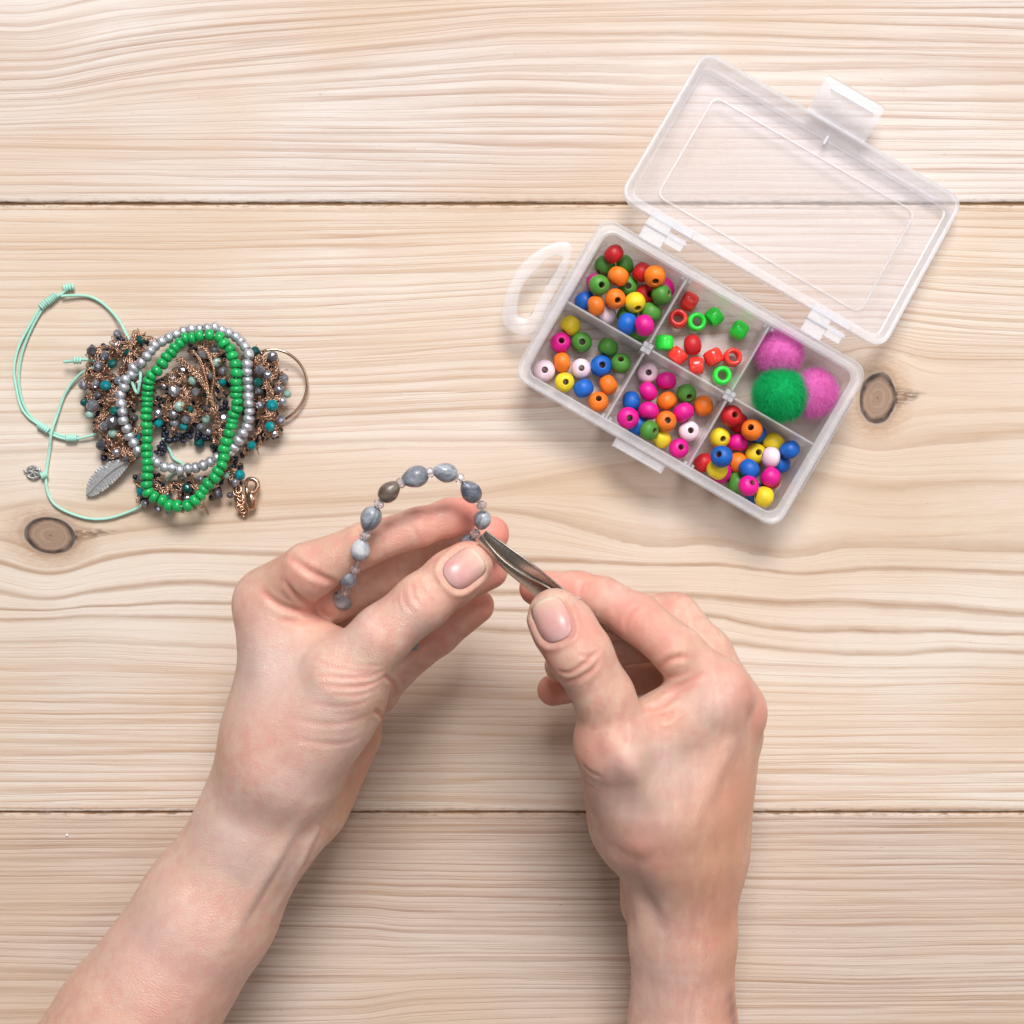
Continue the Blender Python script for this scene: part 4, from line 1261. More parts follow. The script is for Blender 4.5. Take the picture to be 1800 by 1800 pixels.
def polygonise(f, lo, hi, h):
    n = np.ceil((hi - lo) / h).astype(int) + 1
    n = ((n + 3) // 4) * 4 + 1
    cs = (n - 1) // 4 + 1
    ax = [lo[i] + 4 * h * np.arange(cs[i]) for i in range(3)]
    C = np.stack(np.meshgrid(*ax, indexing='ij'), -1).reshape(-1, 3)
    dc = f(C).reshape(cs)
    band = np.abs(dc) < 4 * h * .95 + .4
    act = np.zeros(cs - 1, bool)
    for i in (0, 1):
        for j in (0, 1):
            for k in (0, 1):
                act |= band[i:cs[0] - 1 + i, j:cs[1] - 1 + j, k:cs[2] - 1 + k]
    D = np.repeat(np.repeat(np.repeat(dc, 4, 0), 4, 1), 4, 2)[:n[0], :n[1], :n[2]].astype(np.float32)
    D = np.where(D >= 0, 50.0, -50.0).astype(np.float32)
    am = np.repeat(np.repeat(np.repeat(act, 4, 0), 4, 1), 4, 2)
    A = np.zeros(n, bool)
    A[:-1, :-1, :-1] |= am
    for sh in ((1, 0, 0), (0, 1, 0), (0, 0, 1), (1, 1, 0), (1, 0, 1), (0, 1, 1), (1, 1, 1)):
        A[sh[0]:am.shape[0] + sh[0], sh[1]:am.shape[1] + sh[1], sh[2]:am.shape[2] + sh[2]] |= am
    idx = np.argwhere(A)
    for s in range(0, len(idx), 400000):
        q = idx[s:s + 400000]
        D[q[:, 0], q[:, 1], q[:, 2]] = f((lo + q * h).astype(np.float32))
    # surface nets
    S = D < 0
    m = n - 1
    cnt = np.zeros(m, np.int8)
    for i in (0, 1):
        for j in (0, 1):
            for k in (0, 1): cnt += S[i:m[0] + i, j:m[1] + j, k:m[2] + k]
    cell = np.argwhere((cnt > 0) & (cnt < 8))
    vid = np.full(m, -1, np.int64)
    vid[cell[:, 0], cell[:, 1], cell[:, 2]] = np.arange(len(cell))
    acc = np.zeros((len(cell), 3))
    num = np.zeros(len(cell))
    cor = [(i, j, k) for i in (0, 1) for j in (0, 1) for k in (0, 1)]
    for a in cor:
        for ax_ in range(3):
            if a[ax_] == 1: continue
            b = list(a)
            b[ax_] = 1
            da = D[cell[:, 0] + a[0], cell[:, 1] + a[1], cell[:, 2] + a[2]]
            db = D[cell[:, 0] + b[0], cell[:, 1] + b[1], cell[:, 2] + b[2]]
            x = (da < 0) != (db < 0)
            t = np.where(x, da / np.where(x, da - db, 1), 0)
            p = np.array(a, float)[None] + t[:, None] * (np.array(b, float) - np.array(a, float))
            acc[x] += p[x]
            num[x] += 1
    V = lo + (cell + acc / num[:, None]) * h
    F = []
    for ax_ in range(3):
        o1, o2 = [(1, 2), (2, 0), (0, 1)][ax_]
        sl0 = [slice(1, m[i]) for i in range(3)]
        sl0[ax_] = slice(0, m[ax_])
        sl1 = list(sl0)
        sl1[ax_] = slice(1, m[ax_] + 1)
        x = S[tuple(sl0)] != S[tuple(sl1)]
        e = np.argwhere(x)
        off = np.ones(3, int)
        off[ax_] = 0
        e = e + off
        inside = S[e[:, 0], e[:, 1], e[:, 2]]
        def g(d1, d2):
            q = e.copy()
            q[:, o1] -= d1
            q[:, o2] -= d2
            return vid[q[:, 0], q[:, 1], q[:, 2]]
        quad = np.stack([g(1, 1), g(0, 1), g(0, 0), g(1, 0)], 1)
        quad[~inside] = quad[~inside][:, ::-1]
        F.append(quad)
    F = np.vstack(F)
    F = F[(F >= 0).all(1)]
    return V, F

def nb_smooth(V, F, it, lam=.5):
    E = np.vstack([F[:, [0, 1]], F[:, [1, 2]], F[:, [2, 3]], F[:, [3, 0]]])
    deg = np.bincount(E[:, 0], minlength=len(V)) + np.bincount(E[:, 1], minlength=len(V))
    for _ in range(it):
        A = np.stack([np.bincount(E[:, 0], V[E[:, 1], k], len(V)) + np.bincount(E[:, 1], V[E[:, 0], k], len(V)) for k in range(3)], 1)
        V = V + lam * (A / deg[:, None] - V)
    return V

def normals(V, F):
    n = np.cross(V[F[:, 2]] - V[F[:, 0]], V[F[:, 3]] - V[F[:, 1]])
    N = np.stack([sum(np.bincount(F[:, j], n[:, k], len(V)) for j in range(4)) for k in range(3)], 1)
    return N / (np.linalg.norm(N, axis=1)[:, None] + 1e-9)

EYE = np.array([0, 0, CAM_H])
def on_skin(bvh, px, py):
    d = U(px, py, 0) - EYE
    r = bvh.ray_cast(Vector(EYE), Vector(d / np.linalg.norm(d)))
    return None if r[0] is None else np.array(r[0])

def skin_path(bvh, pts, step=.6):
    P = spline(pts, max(8, int(len(pts) * 14)))
    Q = [on_skin(bvh, *p) for p in P]
    Q = [q for q in Q if q is not None]
    return np.array(Q)

def carve(V, N, path, depth, width, lip=.3, taper=True):
    """press a crease (depth > 0) or raise a cord (depth < 0) along a line on the skin"""
    if len(path) < 3: return V
    lo, hi = path.min(0) - width * 4, path.max(0) + width * 4
    I = np.nonzero(((V > lo) & (V < hi)).all(1))[0]
    if not len(I): return V
    d = np.sqrt(((V[I][:, None] - path[None]) ** 2).sum(-1))
    j = d.argmin(1)
    dm = d[np.arange(len(I)), j]
    w = np.sin(np.pi * np.clip((j + .6) / len(path), 0, 1)) ** (.6 if width < 1.8 else 1.5) if taper else 1.0
    g = -np.exp(-(dm / width) ** 2) + lip * np.exp(-((dm - 2.0 * width) / (.9 * width)) ** 2)
    V[I] += N[I] * (depth * w * g)[:, None]
    return V

def skin_material(name):
    t = NT(name)
    pos = t.n('NewGeometry').outputs['Position']
    red = t.n('Attribute', attribute_name='red').outputs['Fac']
    pale = t.n('Attribute', attribute_name='pale').outputs['Fac']
    vein = t.n('Attribute', attribute_name='vein').outputs['Fac']
    big = t.noise(pos, 55, 3, .55)
    mid = t.noise(pos, 260, 4, .6)
    base = t.mix(t.maprange(big, .35, .65, 0, 1), (.76, .475, .345), (.83, .56, .44))
    base = t.mix(t.maprange(mid, .42, .72, 0, .7), base, (.73, .345, .265))
    blot = t.noise(pos, 130, 3, .6)
    base = t.mix(t.maprange(blot, .48, .70, 0, .75), base, (.76, .39, .325))
    base = t.mix(t.math('MULTIPLY', pale, .85), base, (.86, .67, .615))
    base = t.mix(t.math('MULTIPLY', t.n('Attribute', attribute_name='tan').outputs['Fac'], .85), base, (.70, .36, .20))  # orange-brown tone, strongest along the outer edges of hands and forearms
    base = t.mix(t.math('MULTIPLY', red, 1.0), base, (.85, .31, .24))
    base = t.mix(t.math('MULTIPLY', vein, .34), base, (.52, .42, .41))
    base = t.mix(t.math('MULTIPLY', t.n('Attribute', attribute_name='bruise').outputs['Fac'], .8), base, (.24, .10, .13))
    vo = t.n('TexVoronoi', feature='DISTANCE_TO_EDGE')
    vo.inputs['Scale'].default_value = 1150
    t.set(vo.inputs['Vector'], t.mix(.12, pos, t.n('TexNoise').outputs['Color']))
    fine = t.noise(pos, 1500, 3, .6)
    h = t.math('ADD', t.math('MULTIPLY', t.math('MINIMUM', vo.outputs['Distance'], .18), 2.6), t.math('MULTIPLY', fine, .45))
    h = t.math('ADD', h, t.math('MULTIPLY', mid, .3))
    nrm = t.bump(h, .6, .00034)
    rough = t.maprange(mid, .3, .7, .38, .52)
    return t.done(t.princ(base, rough, 0, nrm, Subsurface_Weight=.36, Subsurface_Radius=(1.0, .36, .2), Subsurface_Scale=.006, Specular_IOR_Level=.6, Coat_Weight=.3, Coat_Roughness=.45))
SKIN = skin_material('skin')
t_ = NT('nail_keratin')
uvn = t_.n('Attribute', attribute_name='along').outputs['Fac']
nn = t_.noise(t_.n('NewGeometry').outputs['Position'], 700, 2)
nc = t_.ramp(uvn, [(.0, (.74, .46, .43)), (.12, (.70, .39, .38)), (.26, (.66, .32, .31)), (.62, (.69, .365, .32)), (.89, (.74, .46, .37)), (.955, (.80, .60, .47)), (1.0, (.82, .66, .54))])
nc = t_.mix(t_.maprange(nn, .3, .7, 0, .15), nc, (.8, .6, .55))
NAIL = t_.done(t_.princ(nc, .36, 0, t_.bump(nn, .15, .0001), Subsurface_Weight=.2, Subsurface_Scale=.002, Subsurface_Radius=(1, .4, .3), Coat_Weight=.12, Coat_Roughness=.2))

class NailShape:
    """outline on the photo: centre, axis towards the tip, half length, half width (px)"""
    def __init__(s, c, tip, hl, hw):
        s.c = np.array(c, float)
        s.a = np.array(tip, float) - s.c
        s.a /= np.linalg.norm(s.a)
        s.b = np.array([-s.a[1], s.a[0]])
        s.hl, s.hw = hl, hw
    def pt(s, u, v): return s.c + s.a * u * s.hl + s.b * v * s.hw
    def proj(s, V):
        f = CAM_H / (CAM_H - V[:, 2])
        x = V[:, 0] / PX * f + 900 - s.c[0]
        y = 900 - V[:, 1] / PX * f - s.c[1]
        return (x * s.a[0] + y * s.a[1]) / s.hl, (x * s.b[0] + y * s.b[1]) / s.hw

def se(u, v): return (np.abs(u) ** 3.2 + np.abs(v) ** 3.0) ** (1 / 3.1)

def make_hand(hand, label, creases, cords, reds, pales, veins, nails, h=.62):
    lo, hi = hand.bounds()
    V, F = polygonise(hand, lo, hi, h)
    V = nb_smooth(V, F, 4)
    bvh = BVHTree.FromPolygons(V.tolist(), F.tolist())
    N = normals(V, F)
    for pts, dep, wid in cords: V = carve(V, N, skin_path(bvh, pts), -dep, wid, lip=0.0)
    N = normals(V, F)
    for pts, dep, wid in creases: V = carve(V, N, skin_path(bvh, pts), dep * .92, wid * .75)
    N = normals(V, F)
    for ns in nails:                              # bed and fold of the nail
        u, v = ns.proj(V)
        ctr = on_skin(bvh, *ns.c)
        near = (np.linalg.norm(V - ctr, axis=1) < 14) & (N[:, 2] > -.1)
        r = se(u, v)
        g = np.where(near, -.75 * np.exp(-((r - .97) / .10) ** 2) * np.where(u > .55, np.clip(1 - (u - .55) / .3, 0, 1), 1) + .55 * np.exp(-((r - 1.22) / .14) ** 2) * np.where(u > .4, np.clip(1 - (u - .4) / .35, 0, 1), 1) - .25 * (r < .9), 0)
        V = V + N * g[:, None]
    V = nb_smooth(V, F, 1, .35)
    bvh = BVHTree.FromPolygons(V.tolist(), F.tolist())
    c = U(*[float(x) for x in hand.origin], 0)
    me = bpy.data.meshes.new('hand')
    me.from_pydata(((V - c) * MM).tolist(), [], F.tolist())
    me.materials.append(SKIN)
    me.shade_smooth()
    def field(name, items):
        a = np.zeros(len(V))
        for px, py, rad, k in items:
            p = on_skin(bvh, px, py)
            if p is None: continue
            a = np.maximum(a, k * np.exp(-((V - p) ** 2).sum(1) / (rad * rad)))
        return a
    fr, fp = field('red', reds), field('pale', pales)
    fv = np.zeros(len(V))
    for pts, k, wid in veins:
        p = skin_path(bvh, pts)
        if len(p) < 3: continue
        lo_, hi_ = p.min(0) - 8, p.max(0) + 8
        I = np.nonzero(((V > lo_) & (V < hi_)).all(1))[0]
        d = np.sqrt(((V[I][:, None] - p[None]) ** 2).sum(-1)).min(1)
        fv[I] = np.maximum(fv[I], k * np.exp(-(d / wid) ** 2))
    # creases flush a little redder than the skin around them
    for pts, dep, wid in creases:
        p = skin_path(bvh, pts)
        if len(p) < 3: continue
        lo_, hi_ = p.min(0) - 5, p.max(0) + 5
        I = np.nonzero(((V > lo_) & (V < hi_)).all(1))[0]
        d = np.sqrt(((V[I][:, None] - p[None]) ** 2).sum(-1)).min(1)
        fr[I] = np.maximum(fr[I], .55 * min(1, dep / .5) * np.exp(-(d / (wid * .8)) ** 2))
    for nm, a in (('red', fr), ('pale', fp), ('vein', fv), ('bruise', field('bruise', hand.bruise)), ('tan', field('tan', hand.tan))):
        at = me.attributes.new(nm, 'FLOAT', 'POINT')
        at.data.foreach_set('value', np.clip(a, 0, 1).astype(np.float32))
    o = link('hand', me, None, c)
    tag(o, label, 'hand')
    for ns in nails:
        n = 18
        vs, al, fs = [], [], []
        for i in range(n + 1):
            for j in range(n + 1):
                a, b = 2 * i / n - 1, 2 * j / n - 1
                r = max(abs(a), abs(b))
                q = se(np.array(a), np.array(b))
                s = r / q if q > 1e-6 else 0
                u, v = a * s, b * s
                if u < 0: u *= 1 - .10 * v * v
                p = on_skin(bvh, *ns.pt(u * .985, v * .97))
                if p is None: p = vs[-1] / 1.0
                nr = np.array(bvh.find_nearest(Vector(p))[1])
                lift = .55 - .62 * (r ** 6) * (1.0 if u < .35 else .55) + .25 * (1 - v * v)
                vs.append(p + nr * lift)
                al.append((u + 1) / 2)
        W = np.array(vs).reshape(n + 1, n + 1, 3)
        for _ in range(3):
            W[1:-1, 1:-1] = .5 * W[1:-1, 1:-1] + .125 * (W[2:, 1:-1] + W[:-2, 1:-1] + W[1:-1, 2:] + W[1:-1, :-2])
        vs = W.reshape(-1, 3)
        for i in range(n):
            for j in range(n):
                q = (i * (n + 1) + j, (i + 1) * (n + 1) + j, (i + 1) * (n + 1) + j + 1, i * (n + 1) + j + 1)
                fs.append(q)
        me2 = bpy.data.meshes.new('thumbnail')
        me2.from_pydata(((vs - c) * MM).tolist(), [], fs)
        nz = sum(p.normal.z for p in me2.polygons)
        if nz < 0: me2.flip_normals()
        me2.materials.append(NAIL)
        me2.shade_smooth()
        at = me2.attributes.new('along', 'FLOAT', 'POINT')
        at.data.foreach_set('value', np.array(al, np.float32))
        no = link('thumbnail', me2, o)
        sol = no.modifiers.new('thickness', 'SOLIDIFY')
        sol.thickness = .0004
        sol.offset = -1
    return o, bvh

def q1(*p): return [(380 + x / 3.3333, 800 + y / 3.3333) for x, y in p]
def q2(*p): return [(880 + x / 3.4615, 960 + y / 3.4615) for x, y in p]
def q5(*p): return [(50 + x / 2.769, 1300 + y / 2.769) for x, y in p]
def q6(*p): return [(980 + x / 3.6, 1300 + y / 3.6) for x, y in p]

# ---- the hand on the left, holding the strand
L = Hand()
L.origin = (300, 1600)
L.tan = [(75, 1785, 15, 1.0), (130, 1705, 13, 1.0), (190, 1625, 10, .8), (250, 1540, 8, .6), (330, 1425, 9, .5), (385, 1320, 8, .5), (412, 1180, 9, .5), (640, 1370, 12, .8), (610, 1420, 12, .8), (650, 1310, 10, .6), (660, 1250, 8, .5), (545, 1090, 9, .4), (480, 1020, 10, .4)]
L.seg((-42, 2205, 38), (236, 1800, 34), 33, 28.6, 5)
L.seg((236, 1800, 34), (366, 1600, 42), 28.6, 24.6, 5)
L.seg((366, 1600, 42), (470, 1425, 50), 24.6, 21.2, 6)
L.seg((470, 1425, 50), (496, 1300, 56), 21.2, 20.8, 10)
# metacarpals, index on top, little finger lowest
L.seg((496, 1330, 62), (486, 1075, 70), 15.5, 12.6, 13)
L.seg((500, 1330, 50), (494, 1090, 54), 15.5, 12.6, 12)
L.seg((512, 1340, 42), (524, 1130, 40), 15.5, 12.2, 12)
L.seg((520, 1390, 34), (590, 1230, 28), 16, 12, 10)
L.seg((545, 1410, 36), (612, 1290, 30), 14, 12.5, 9)
# thumb base
L.seg((505, 1335, 66), (602, 1200, 80), 18, 14.2, 13)
L.blob((585, 1250, 72), (22, 15, 14), math.radians(52), 9)
L.seg((480, 1100, 68), (585, 1150, 74), 8.5, 8.5, 9)      # web
L.finger([(610, 1186, 81, 13.0), (672, 1116, 87, 9.9), (742, 1058, 90, 9.3), (796, 1015, 89, 9.0), (824, 993, 87.5, 8.2)], 8, 18, 3.0)
L.finger([(470, 1055, 66, 11.5), (545, 1002, 82, 9.3), (640, 957, 88, 7.1), (735, 927, 88, 6.4), (790, 910, 85, 6.2), (812, 905, 83, 5.9)], 9, 18)
L.finger([(476, 1080, 50, 11.5), (580, 1050, 64, 9.0), (690, 1005, 69, 7.8), (790, 965, 69, 7.2), (862, 939, 67, 6.6)], 8, 16)
L.finger([(505, 1140, 36, 11.5), (600, 1120, 48, 8.8), (700, 1080, 52, 7.8), (790, 1035, 53, 7.2), (861, 1003, 52, 6.6)], 8, 16)
L.finger([(600, 1270, 28, 11.0), (660, 1215, 32, 8.4), (690, 1178, 33, 7.9), (770, 1116, 36, 7.2), (838, 1065, 38, 6.5)], 7, 16)
L_cre = [(q1((1095, 800), (1108, 870), (1150, 920)), .32, .9), (q1((1140, 745), (1165, 840), (1215, 905)), .36, .9), (q1((1190, 720), (1215, 800), (1270, 860)), .3, .9), (q1((1235, 720), (1265, 790), (1310, 830)), .18, .9), (q1((1060, 850), (1080, 920)), .15, .9),
         (q1((560, 1190), (700, 1245), (860, 1272), (985, 1262)), .22, 1.1), (q1((600, 1290), (760, 1305), (900, 1298), (995, 1262)), .34, 1.1), (q1((620, 1345), (760, 1362), (890, 1348), (985, 1305)), .36, 1.2), (q1((690, 1400), (810, 1408), (910, 1385), (975, 1340)), .2, 1.1), (q1((740, 1215), (860, 1235), (985, 1235)), .16, 1.0),
         (q1((420, 1540), (600, 1575), (760, 1572), (890, 1525)), .22, 1.5), (q1((460, 1660), (640, 1695), (780, 1685), (870, 1630)), .22, 1.5), (q1((560, 1455), (720, 1475), (840, 1462), (930, 1410)), .16, 1.3),
         (q1((430, 595), (560, 690), (700, 752)), 1.0, 1.7), (q1((265, 795), (360, 875), (480, 915), (660, 938)), .9, 1.6), (q1((395, 735), (480, 835), (640, 925)), .8, 1.6), (q1((370, 965), (520, 975), (690, 938)), .45, 1.4),
         (q1((1160, 425), (1178, 480), (1172, 525)), .35, 1.0), (q1((985, 1290), (1030, 1330), (1052, 1388)), .7, 1.1), (q1((928, 1498), (965, 1525), (992, 1568)), .8, 1.1), (q1((1195, 1235), (1215, 1265), (1222, 1300)), .25, 1.0),
         (q5((1380, 400), (1430, 430), (1470, 470)), .2, 1.4)]
L_cord = [(q5((1420, 250), (1310, 420), (1180, 640), (1060, 850), (930, 1080)), 1.5, 3.4), (q5((1470, 330), (1370, 500), (1250, 740), (1130, 960)), 1.3, 2.4), (q5((1050, 170), (930, 420), (820, 650)), .9, 6.0), (q5((1350, 380), (1250, 560), (1130, 770), (1010, 980)), -1.1, 2.2), (q5((1240, 180), (1150, 330), (1060, 480)), -.5, 6.0), (q1((560, 1800), (640, 1700), (760, 1620)), -.3, 6.0),
          (q1((230, 900), (250, 1200), (330, 1500)), .5, 5.0), (q1((640, 1130), (820, 1030), (980, 930)), .3, 4.0)]
L_red = [(822, 890, 13, 1.0), (770, 903, 14, .6), (885, 935, 13, 1.0), (878, 1000, 13, .7), (862, 1055, 13, .65), (845, 1040, 7, .5), (700, 935, 9, .45), (640, 960, 9, .3), (520, 1020, 12, .35), (560, 1060, 9, .55), (760, 1060, 8, .3), (800, 1060, 9, .35), (690, 1100, 12, .2), (420, 1080, 12, .3), (620, 1430, 14, .5), (640, 1360, 12, .35), (770, 1130, 10, .4), (480, 1300, 16, .25), (330, 1420, 12, .2), (300, 1740, 30, .25)]
L_pale = [(470, 1180, 22, .7), (560, 1250, 18, .55), (520, 1380, 16, .5), (400, 1480, 22, .6), (270, 1650, 28, .55), (620, 1110, 12, .4), (600, 1300, 14, .5), (720, 1090, 8, .4)]
L_vein = [(q5((1300, 440), (1200, 620), (1120, 760), (1000, 960)), .8, 1.8), (q5((1400, 420), (1280, 640), (1190, 850)), .8, 1.6), (q5((840, 960), (950, 890), (1100, 800)), .4, 1.6), (q5((960, 620), (1010, 640), (1050, 700)), .5, 2.2), (q1((260, 1000), (270, 1250)), .15, 3.0)]
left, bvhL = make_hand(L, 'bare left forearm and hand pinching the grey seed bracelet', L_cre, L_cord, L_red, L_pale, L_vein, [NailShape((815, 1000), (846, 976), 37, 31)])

# ---- the hand on the right, holding the tweezers
R = Hand()
R.origin = (1200, 1600)
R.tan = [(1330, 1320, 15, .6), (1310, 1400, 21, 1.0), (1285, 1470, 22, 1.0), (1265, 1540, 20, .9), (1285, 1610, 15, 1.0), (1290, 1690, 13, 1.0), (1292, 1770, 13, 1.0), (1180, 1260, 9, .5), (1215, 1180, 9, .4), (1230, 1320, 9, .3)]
R.bruise = [(1284, 1752, 3.0, .7), (1287, 1775, 3.6, .9), (1290, 1795, 3.2, .7)]
R.seg((1186, 2200, 33), (1200, 1800, 34), 23, 19.4, 4)
R.seg((1200, 1800, 34), (1200, 1640, 42), 19.4, 18.6, 4)
R.seg((1200, 1640, 42), (1202, 1530, 48), 18.6, 18.6, 6)
R.seg((1202, 1530, 48), (1192, 1420, 56), 18.6, 19.6, 10)
R.seg((1128, 1590, 30), (1140, 1500, 38), 8.0, 11.0, 5)
R.seg((1190, 1470, 60), (1254, 1225, 70), 16, 13.0, 14)
R.seg((1210, 1470, 50), (1280, 1258, 56), 16.5, 12.3, 12)
R.seg((1222, 1470, 42), (1276, 1290, 40), 16.5, 12, 12)
R.seg((1215, 1500, 34), (1262, 1320, 26), 16, 12, 10)
R.seg((1108, 1440, 44), (1092, 1350, 44), 15, 15, 12)
R.seg((1132, 1445, 60), (1078, 1310, 82), 17, 13.4, 12)
R.seg((1165, 1400, 66), (1172, 1290, 72), 17, 13, 10)
R.seg((1110, 1310, 76), (1220, 1235, 76), 9.5, 9.5, 8)      # web
R.finger([(1085, 1305, 82, 12.6), (1062, 1225, 88, 9.9), (1020, 1150, 92, 10.4), (992, 1105, 90, 10.3), (976, 1082, 88.5, 9.2)], 8, 18, 3.0)
R.finger([(1256, 1220, 73, 11.8), (1192, 1145, 77, 8.6), (1122, 1087, 76, 8.2), (1060, 1052, 71, 7.2), (1015, 1040, 68, 6.9), (944, 1034, 65, 6.3)], 9, 18)
R.finger([(1286, 1250, 58, 11.8), (1240, 1150, 60, 9.4), (1186, 1086, 58, 8.6), (1110, 1080, 52, 7.8), (1040, 1100, 50, 7.0)], 8, 15)
R.finger([(1282, 1290, 42, 11.0), (1250, 1190, 40, 9.0), (1190, 1120, 38, 8.4), (1080, 1135, 40, 7.4), (986, 1170, 46, 6.0)], 8, 15)
R.finger([(1265, 1330, 26, 10.5), (1235, 1240, 24, 8.2), (1170, 1185, 24, 7.4), (1060, 1195, 28, 6.6), (972, 1213, 34, 5.9)], 7, 14)
R_cre = [(q2((345, 760), (420, 772), (500, 722), (595, 648)), .6, 1.0), (q2((375, 835), (470, 805), (560, 750), (605, 690)), .6, 1.0), (q2((465, 655), (540, 672), (612, 618)), .4, .9), (q2((430, 850), (520, 800), (580, 745)), .4, .9), (q2((520, 600), (580, 600), (630, 570)), .25, .9),
         (q2((505, 205), (482, 250), (470, 305)), .45, 1.1), (q2((840, 355), (792, 402), (762, 455), (750, 510)), .55, 1.3), (q2((965, 742), (1040, 692), (1140, 668)), .9, 1.6), (q2((1000, 885), (1070, 862), (1235, 775)), .8, 1.6),
         (q2((868, 1008), (980, 962), (1100, 880), (1180, 848)), .9, 1.7), (q2((925, 1028), (1010, 1042), (1050, 1000)), .8, 1.6), (q2((1010, 800), (1090, 790), (1200, 745)), .35, 1.3), (q2((498, 1330), (540, 1372), (610, 1405)), .35, 1.5), (q2((505, 1420), (550, 1460), (580, 1490)), .25, 1.3)]
R_cord = [(q2((560, 1060), (690, 1200), (860, 1460), (980, 1650)), 1.7, 4.2), (q2((1490, 980), (1400, 1180), (1270, 1480), (1200, 1700)), 1.5, 4.0), (q2((1180, 1120), (1130, 1280), (1060, 1450)), -.6, 7.0), (q2((620, 1420), (720, 1560), (800, 1720)), -.7, 5.0), (q6((440, 780), (520, 930), (590, 1080), (660, 1260)), -2.0, 4.2), (q6((400, 700), (520, 690), (620, 740)), .9, 5.0), (q2((1420, 900), (1540, 1080), (1500, 1300)), -.9, 4.0), (q2((1300, 700), (1420, 790), (1470, 900)), .9, 6.0), (q2((1160, 1060), (1100, 1230), (1040, 1450)), .4, 6.0), (q6((470, 950), (520, 1150), (540, 1400)), .7, 4.0), (q6((700, 900), (760, 1200), (760, 1500)), .4, 7.0)]
R_red = [(925, 1040, 13, .9), (1010, 1015, 10, .45), (1024, 1030, 10, .55), (1110, 1085, 12, .65), (1160, 1130, 9, .4), (1025, 1100, 9, .55), (1035, 1160, 9, .3), (960, 1215, 10, .7), (965, 1170, 8, .5), (1320, 1220, 12, .6), (1340, 1255, 10, .6), (1270, 1180, 12, .3), (1180, 1060, 10, .25), (1040, 1320, 11, .45), (1090, 1270, 10, .25), (1130, 1500, 13, .5), (1150, 1260, 8, .35), (1290, 1400, 22, .3), (1270, 1620, 24, .35), (1260, 1760, 24, .3)]
R_pale = [(1250, 1230, 13, .6), (1180, 1350, 18, .55), (1130, 1430, 14, .6), (1300, 1300, 10, .3), (1160, 1600, 16, .5), (1150, 1730, 20, .5), (1100, 1350, 10, .4), (1100, 1050, 8, .3)]
R_vein = [(q2((1330, 1000), (1250, 1250), (1120, 1450)), .18, 2.4), (q6((560, 780), (640, 1150), (660, 1280)), .55, 2.6)]
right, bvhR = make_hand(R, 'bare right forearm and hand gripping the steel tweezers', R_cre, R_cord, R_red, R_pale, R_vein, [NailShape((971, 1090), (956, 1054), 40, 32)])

# ------------------------------------------------------------------ the strand being threaded
def seedpod(name, cols):
    t = NT(name)
    oc = obj_coord(t)
    rnd = t.n('ObjectInfo').outputs['Random']
    v = t.n('VectorMath', operation='ADD')
    t.set(v.inputs[0], oc)
    t.set(v.inputs[1], t.comb(rnd, t.math('MULTIPLY', rnd, 3.1), 0.0))
    sep = t.n('SeparateXYZ')
    t.set(sep.inputs[0], oc)
    streak = t.noise(t.comb(t.math('MULTIPLY', t.math('ARCTAN2', sep.outputs[1], sep.outputs[0]), 3.0), t.math('MULTIPLY', sep.outputs[2], 160.0), t.math('MULTIPLY', rnd, 20.0)), 1.4, 4, .6)
    nz = t.noise(v.outputs[0], 300, 5, .7, 1.2)
    c = t.ramp(t.math('ADD', t.math('MULTIPLY', streak, .14), t.math('MULTIPLY', nz, .86)), [(.36, cols[0]), (.5, cols[1]), (.62, cols[2])])
    return t.done(t.princ(c, .36, 0, t.bump(nz, .4, .0003), Coat_Weight=.2, Coat_Roughness=.2))
POD_G = seedpod('seed_pod_grey', [(.05, .055, .07), (.23, .245, .285), (.50, .52, .58)])
POD_L = seedpod('seed_pod_pale', [(.12, .13, .16), (.42, .44, .49), (.72, .73, .76)])
POD_D = seedpod('seed_pod_dark', [(.05, .055, .07), (.14, .15, .19), (.38, .40, .45)])
POD_B = seedpod('seed_pod_brown', [(.06, .042, .032), (.15, .11, .085), (.30, .25, .22)])
t_ = NT('clear_glass_bead')
GLASS = t_.done(t_.princ((.93, .86, .88), .08, 0, None, Transmission_Weight=.75, IOR=1.5, Specular_IOR_Level=.8))
PODM = {}
for k, mt in (('g', POD_G), ('l', POD_L), ('d', POD_D), ('b', POD_B)):
    m = MB()
    prof = []
    for i in range(15):                            # drop shape: round base, pointed end
        a = -math.pi / 2 + math.pi * i / 14
        z = math.sin(a)
        r = math.cos(a) * (1 - .16 * z) if z > 0 else math.cos(a) ** .85
        prof.append((max(.14, r * (1 - .12 * max(0, z) ** 2)), z * (1.22 if z > 0 else 1.02)))
    m.lathe(prof, 20, closed=False)
    PODM[k] = m.mesh('seed_pod', mt)
m = MB()
m.lathe([(.28, -.62), (.72, -.62), (1, -.25), (1, .25), (.72, .62), (.28, .62)], 8)
GM = m.mesh('glass_bead', GLASS, smooth=False)
def z3b(x, y): return 560 + x / 5.0, 800 + y / 5.0
PODS = [(210, 1275, 72, 'g', 18.5), (262, 1085, 86, 'g', 17.5), (368, 835, 98.5, 'l', 19), (460, 555, 104, 'g', 20), (618, 325, 107, 'b', 18.5), (855, 190, 107, 'g', 20.5), (1118, 155, 106, 'g', 18.5), (1340, 325, 101, 'd', 19), (1440, 570, 93, 'l', 16.5), (1310, 770, 82, 'd', 15)]
GLS = [(240, 1195, 80), (325, 1000, 93), (410, 705, 102), (530, 430, 106), (722, 245, 107.5), (980, 155, 107), (1240, 205, 104), (1432, 440, 97), (1378, 690, 88)]
pod_pts = [U(*z3b(x, y), z) for x, y, z, _, _ in PODS]
gls_pts = [U(*z3b(x, y), z) for x, y, z in GLS]
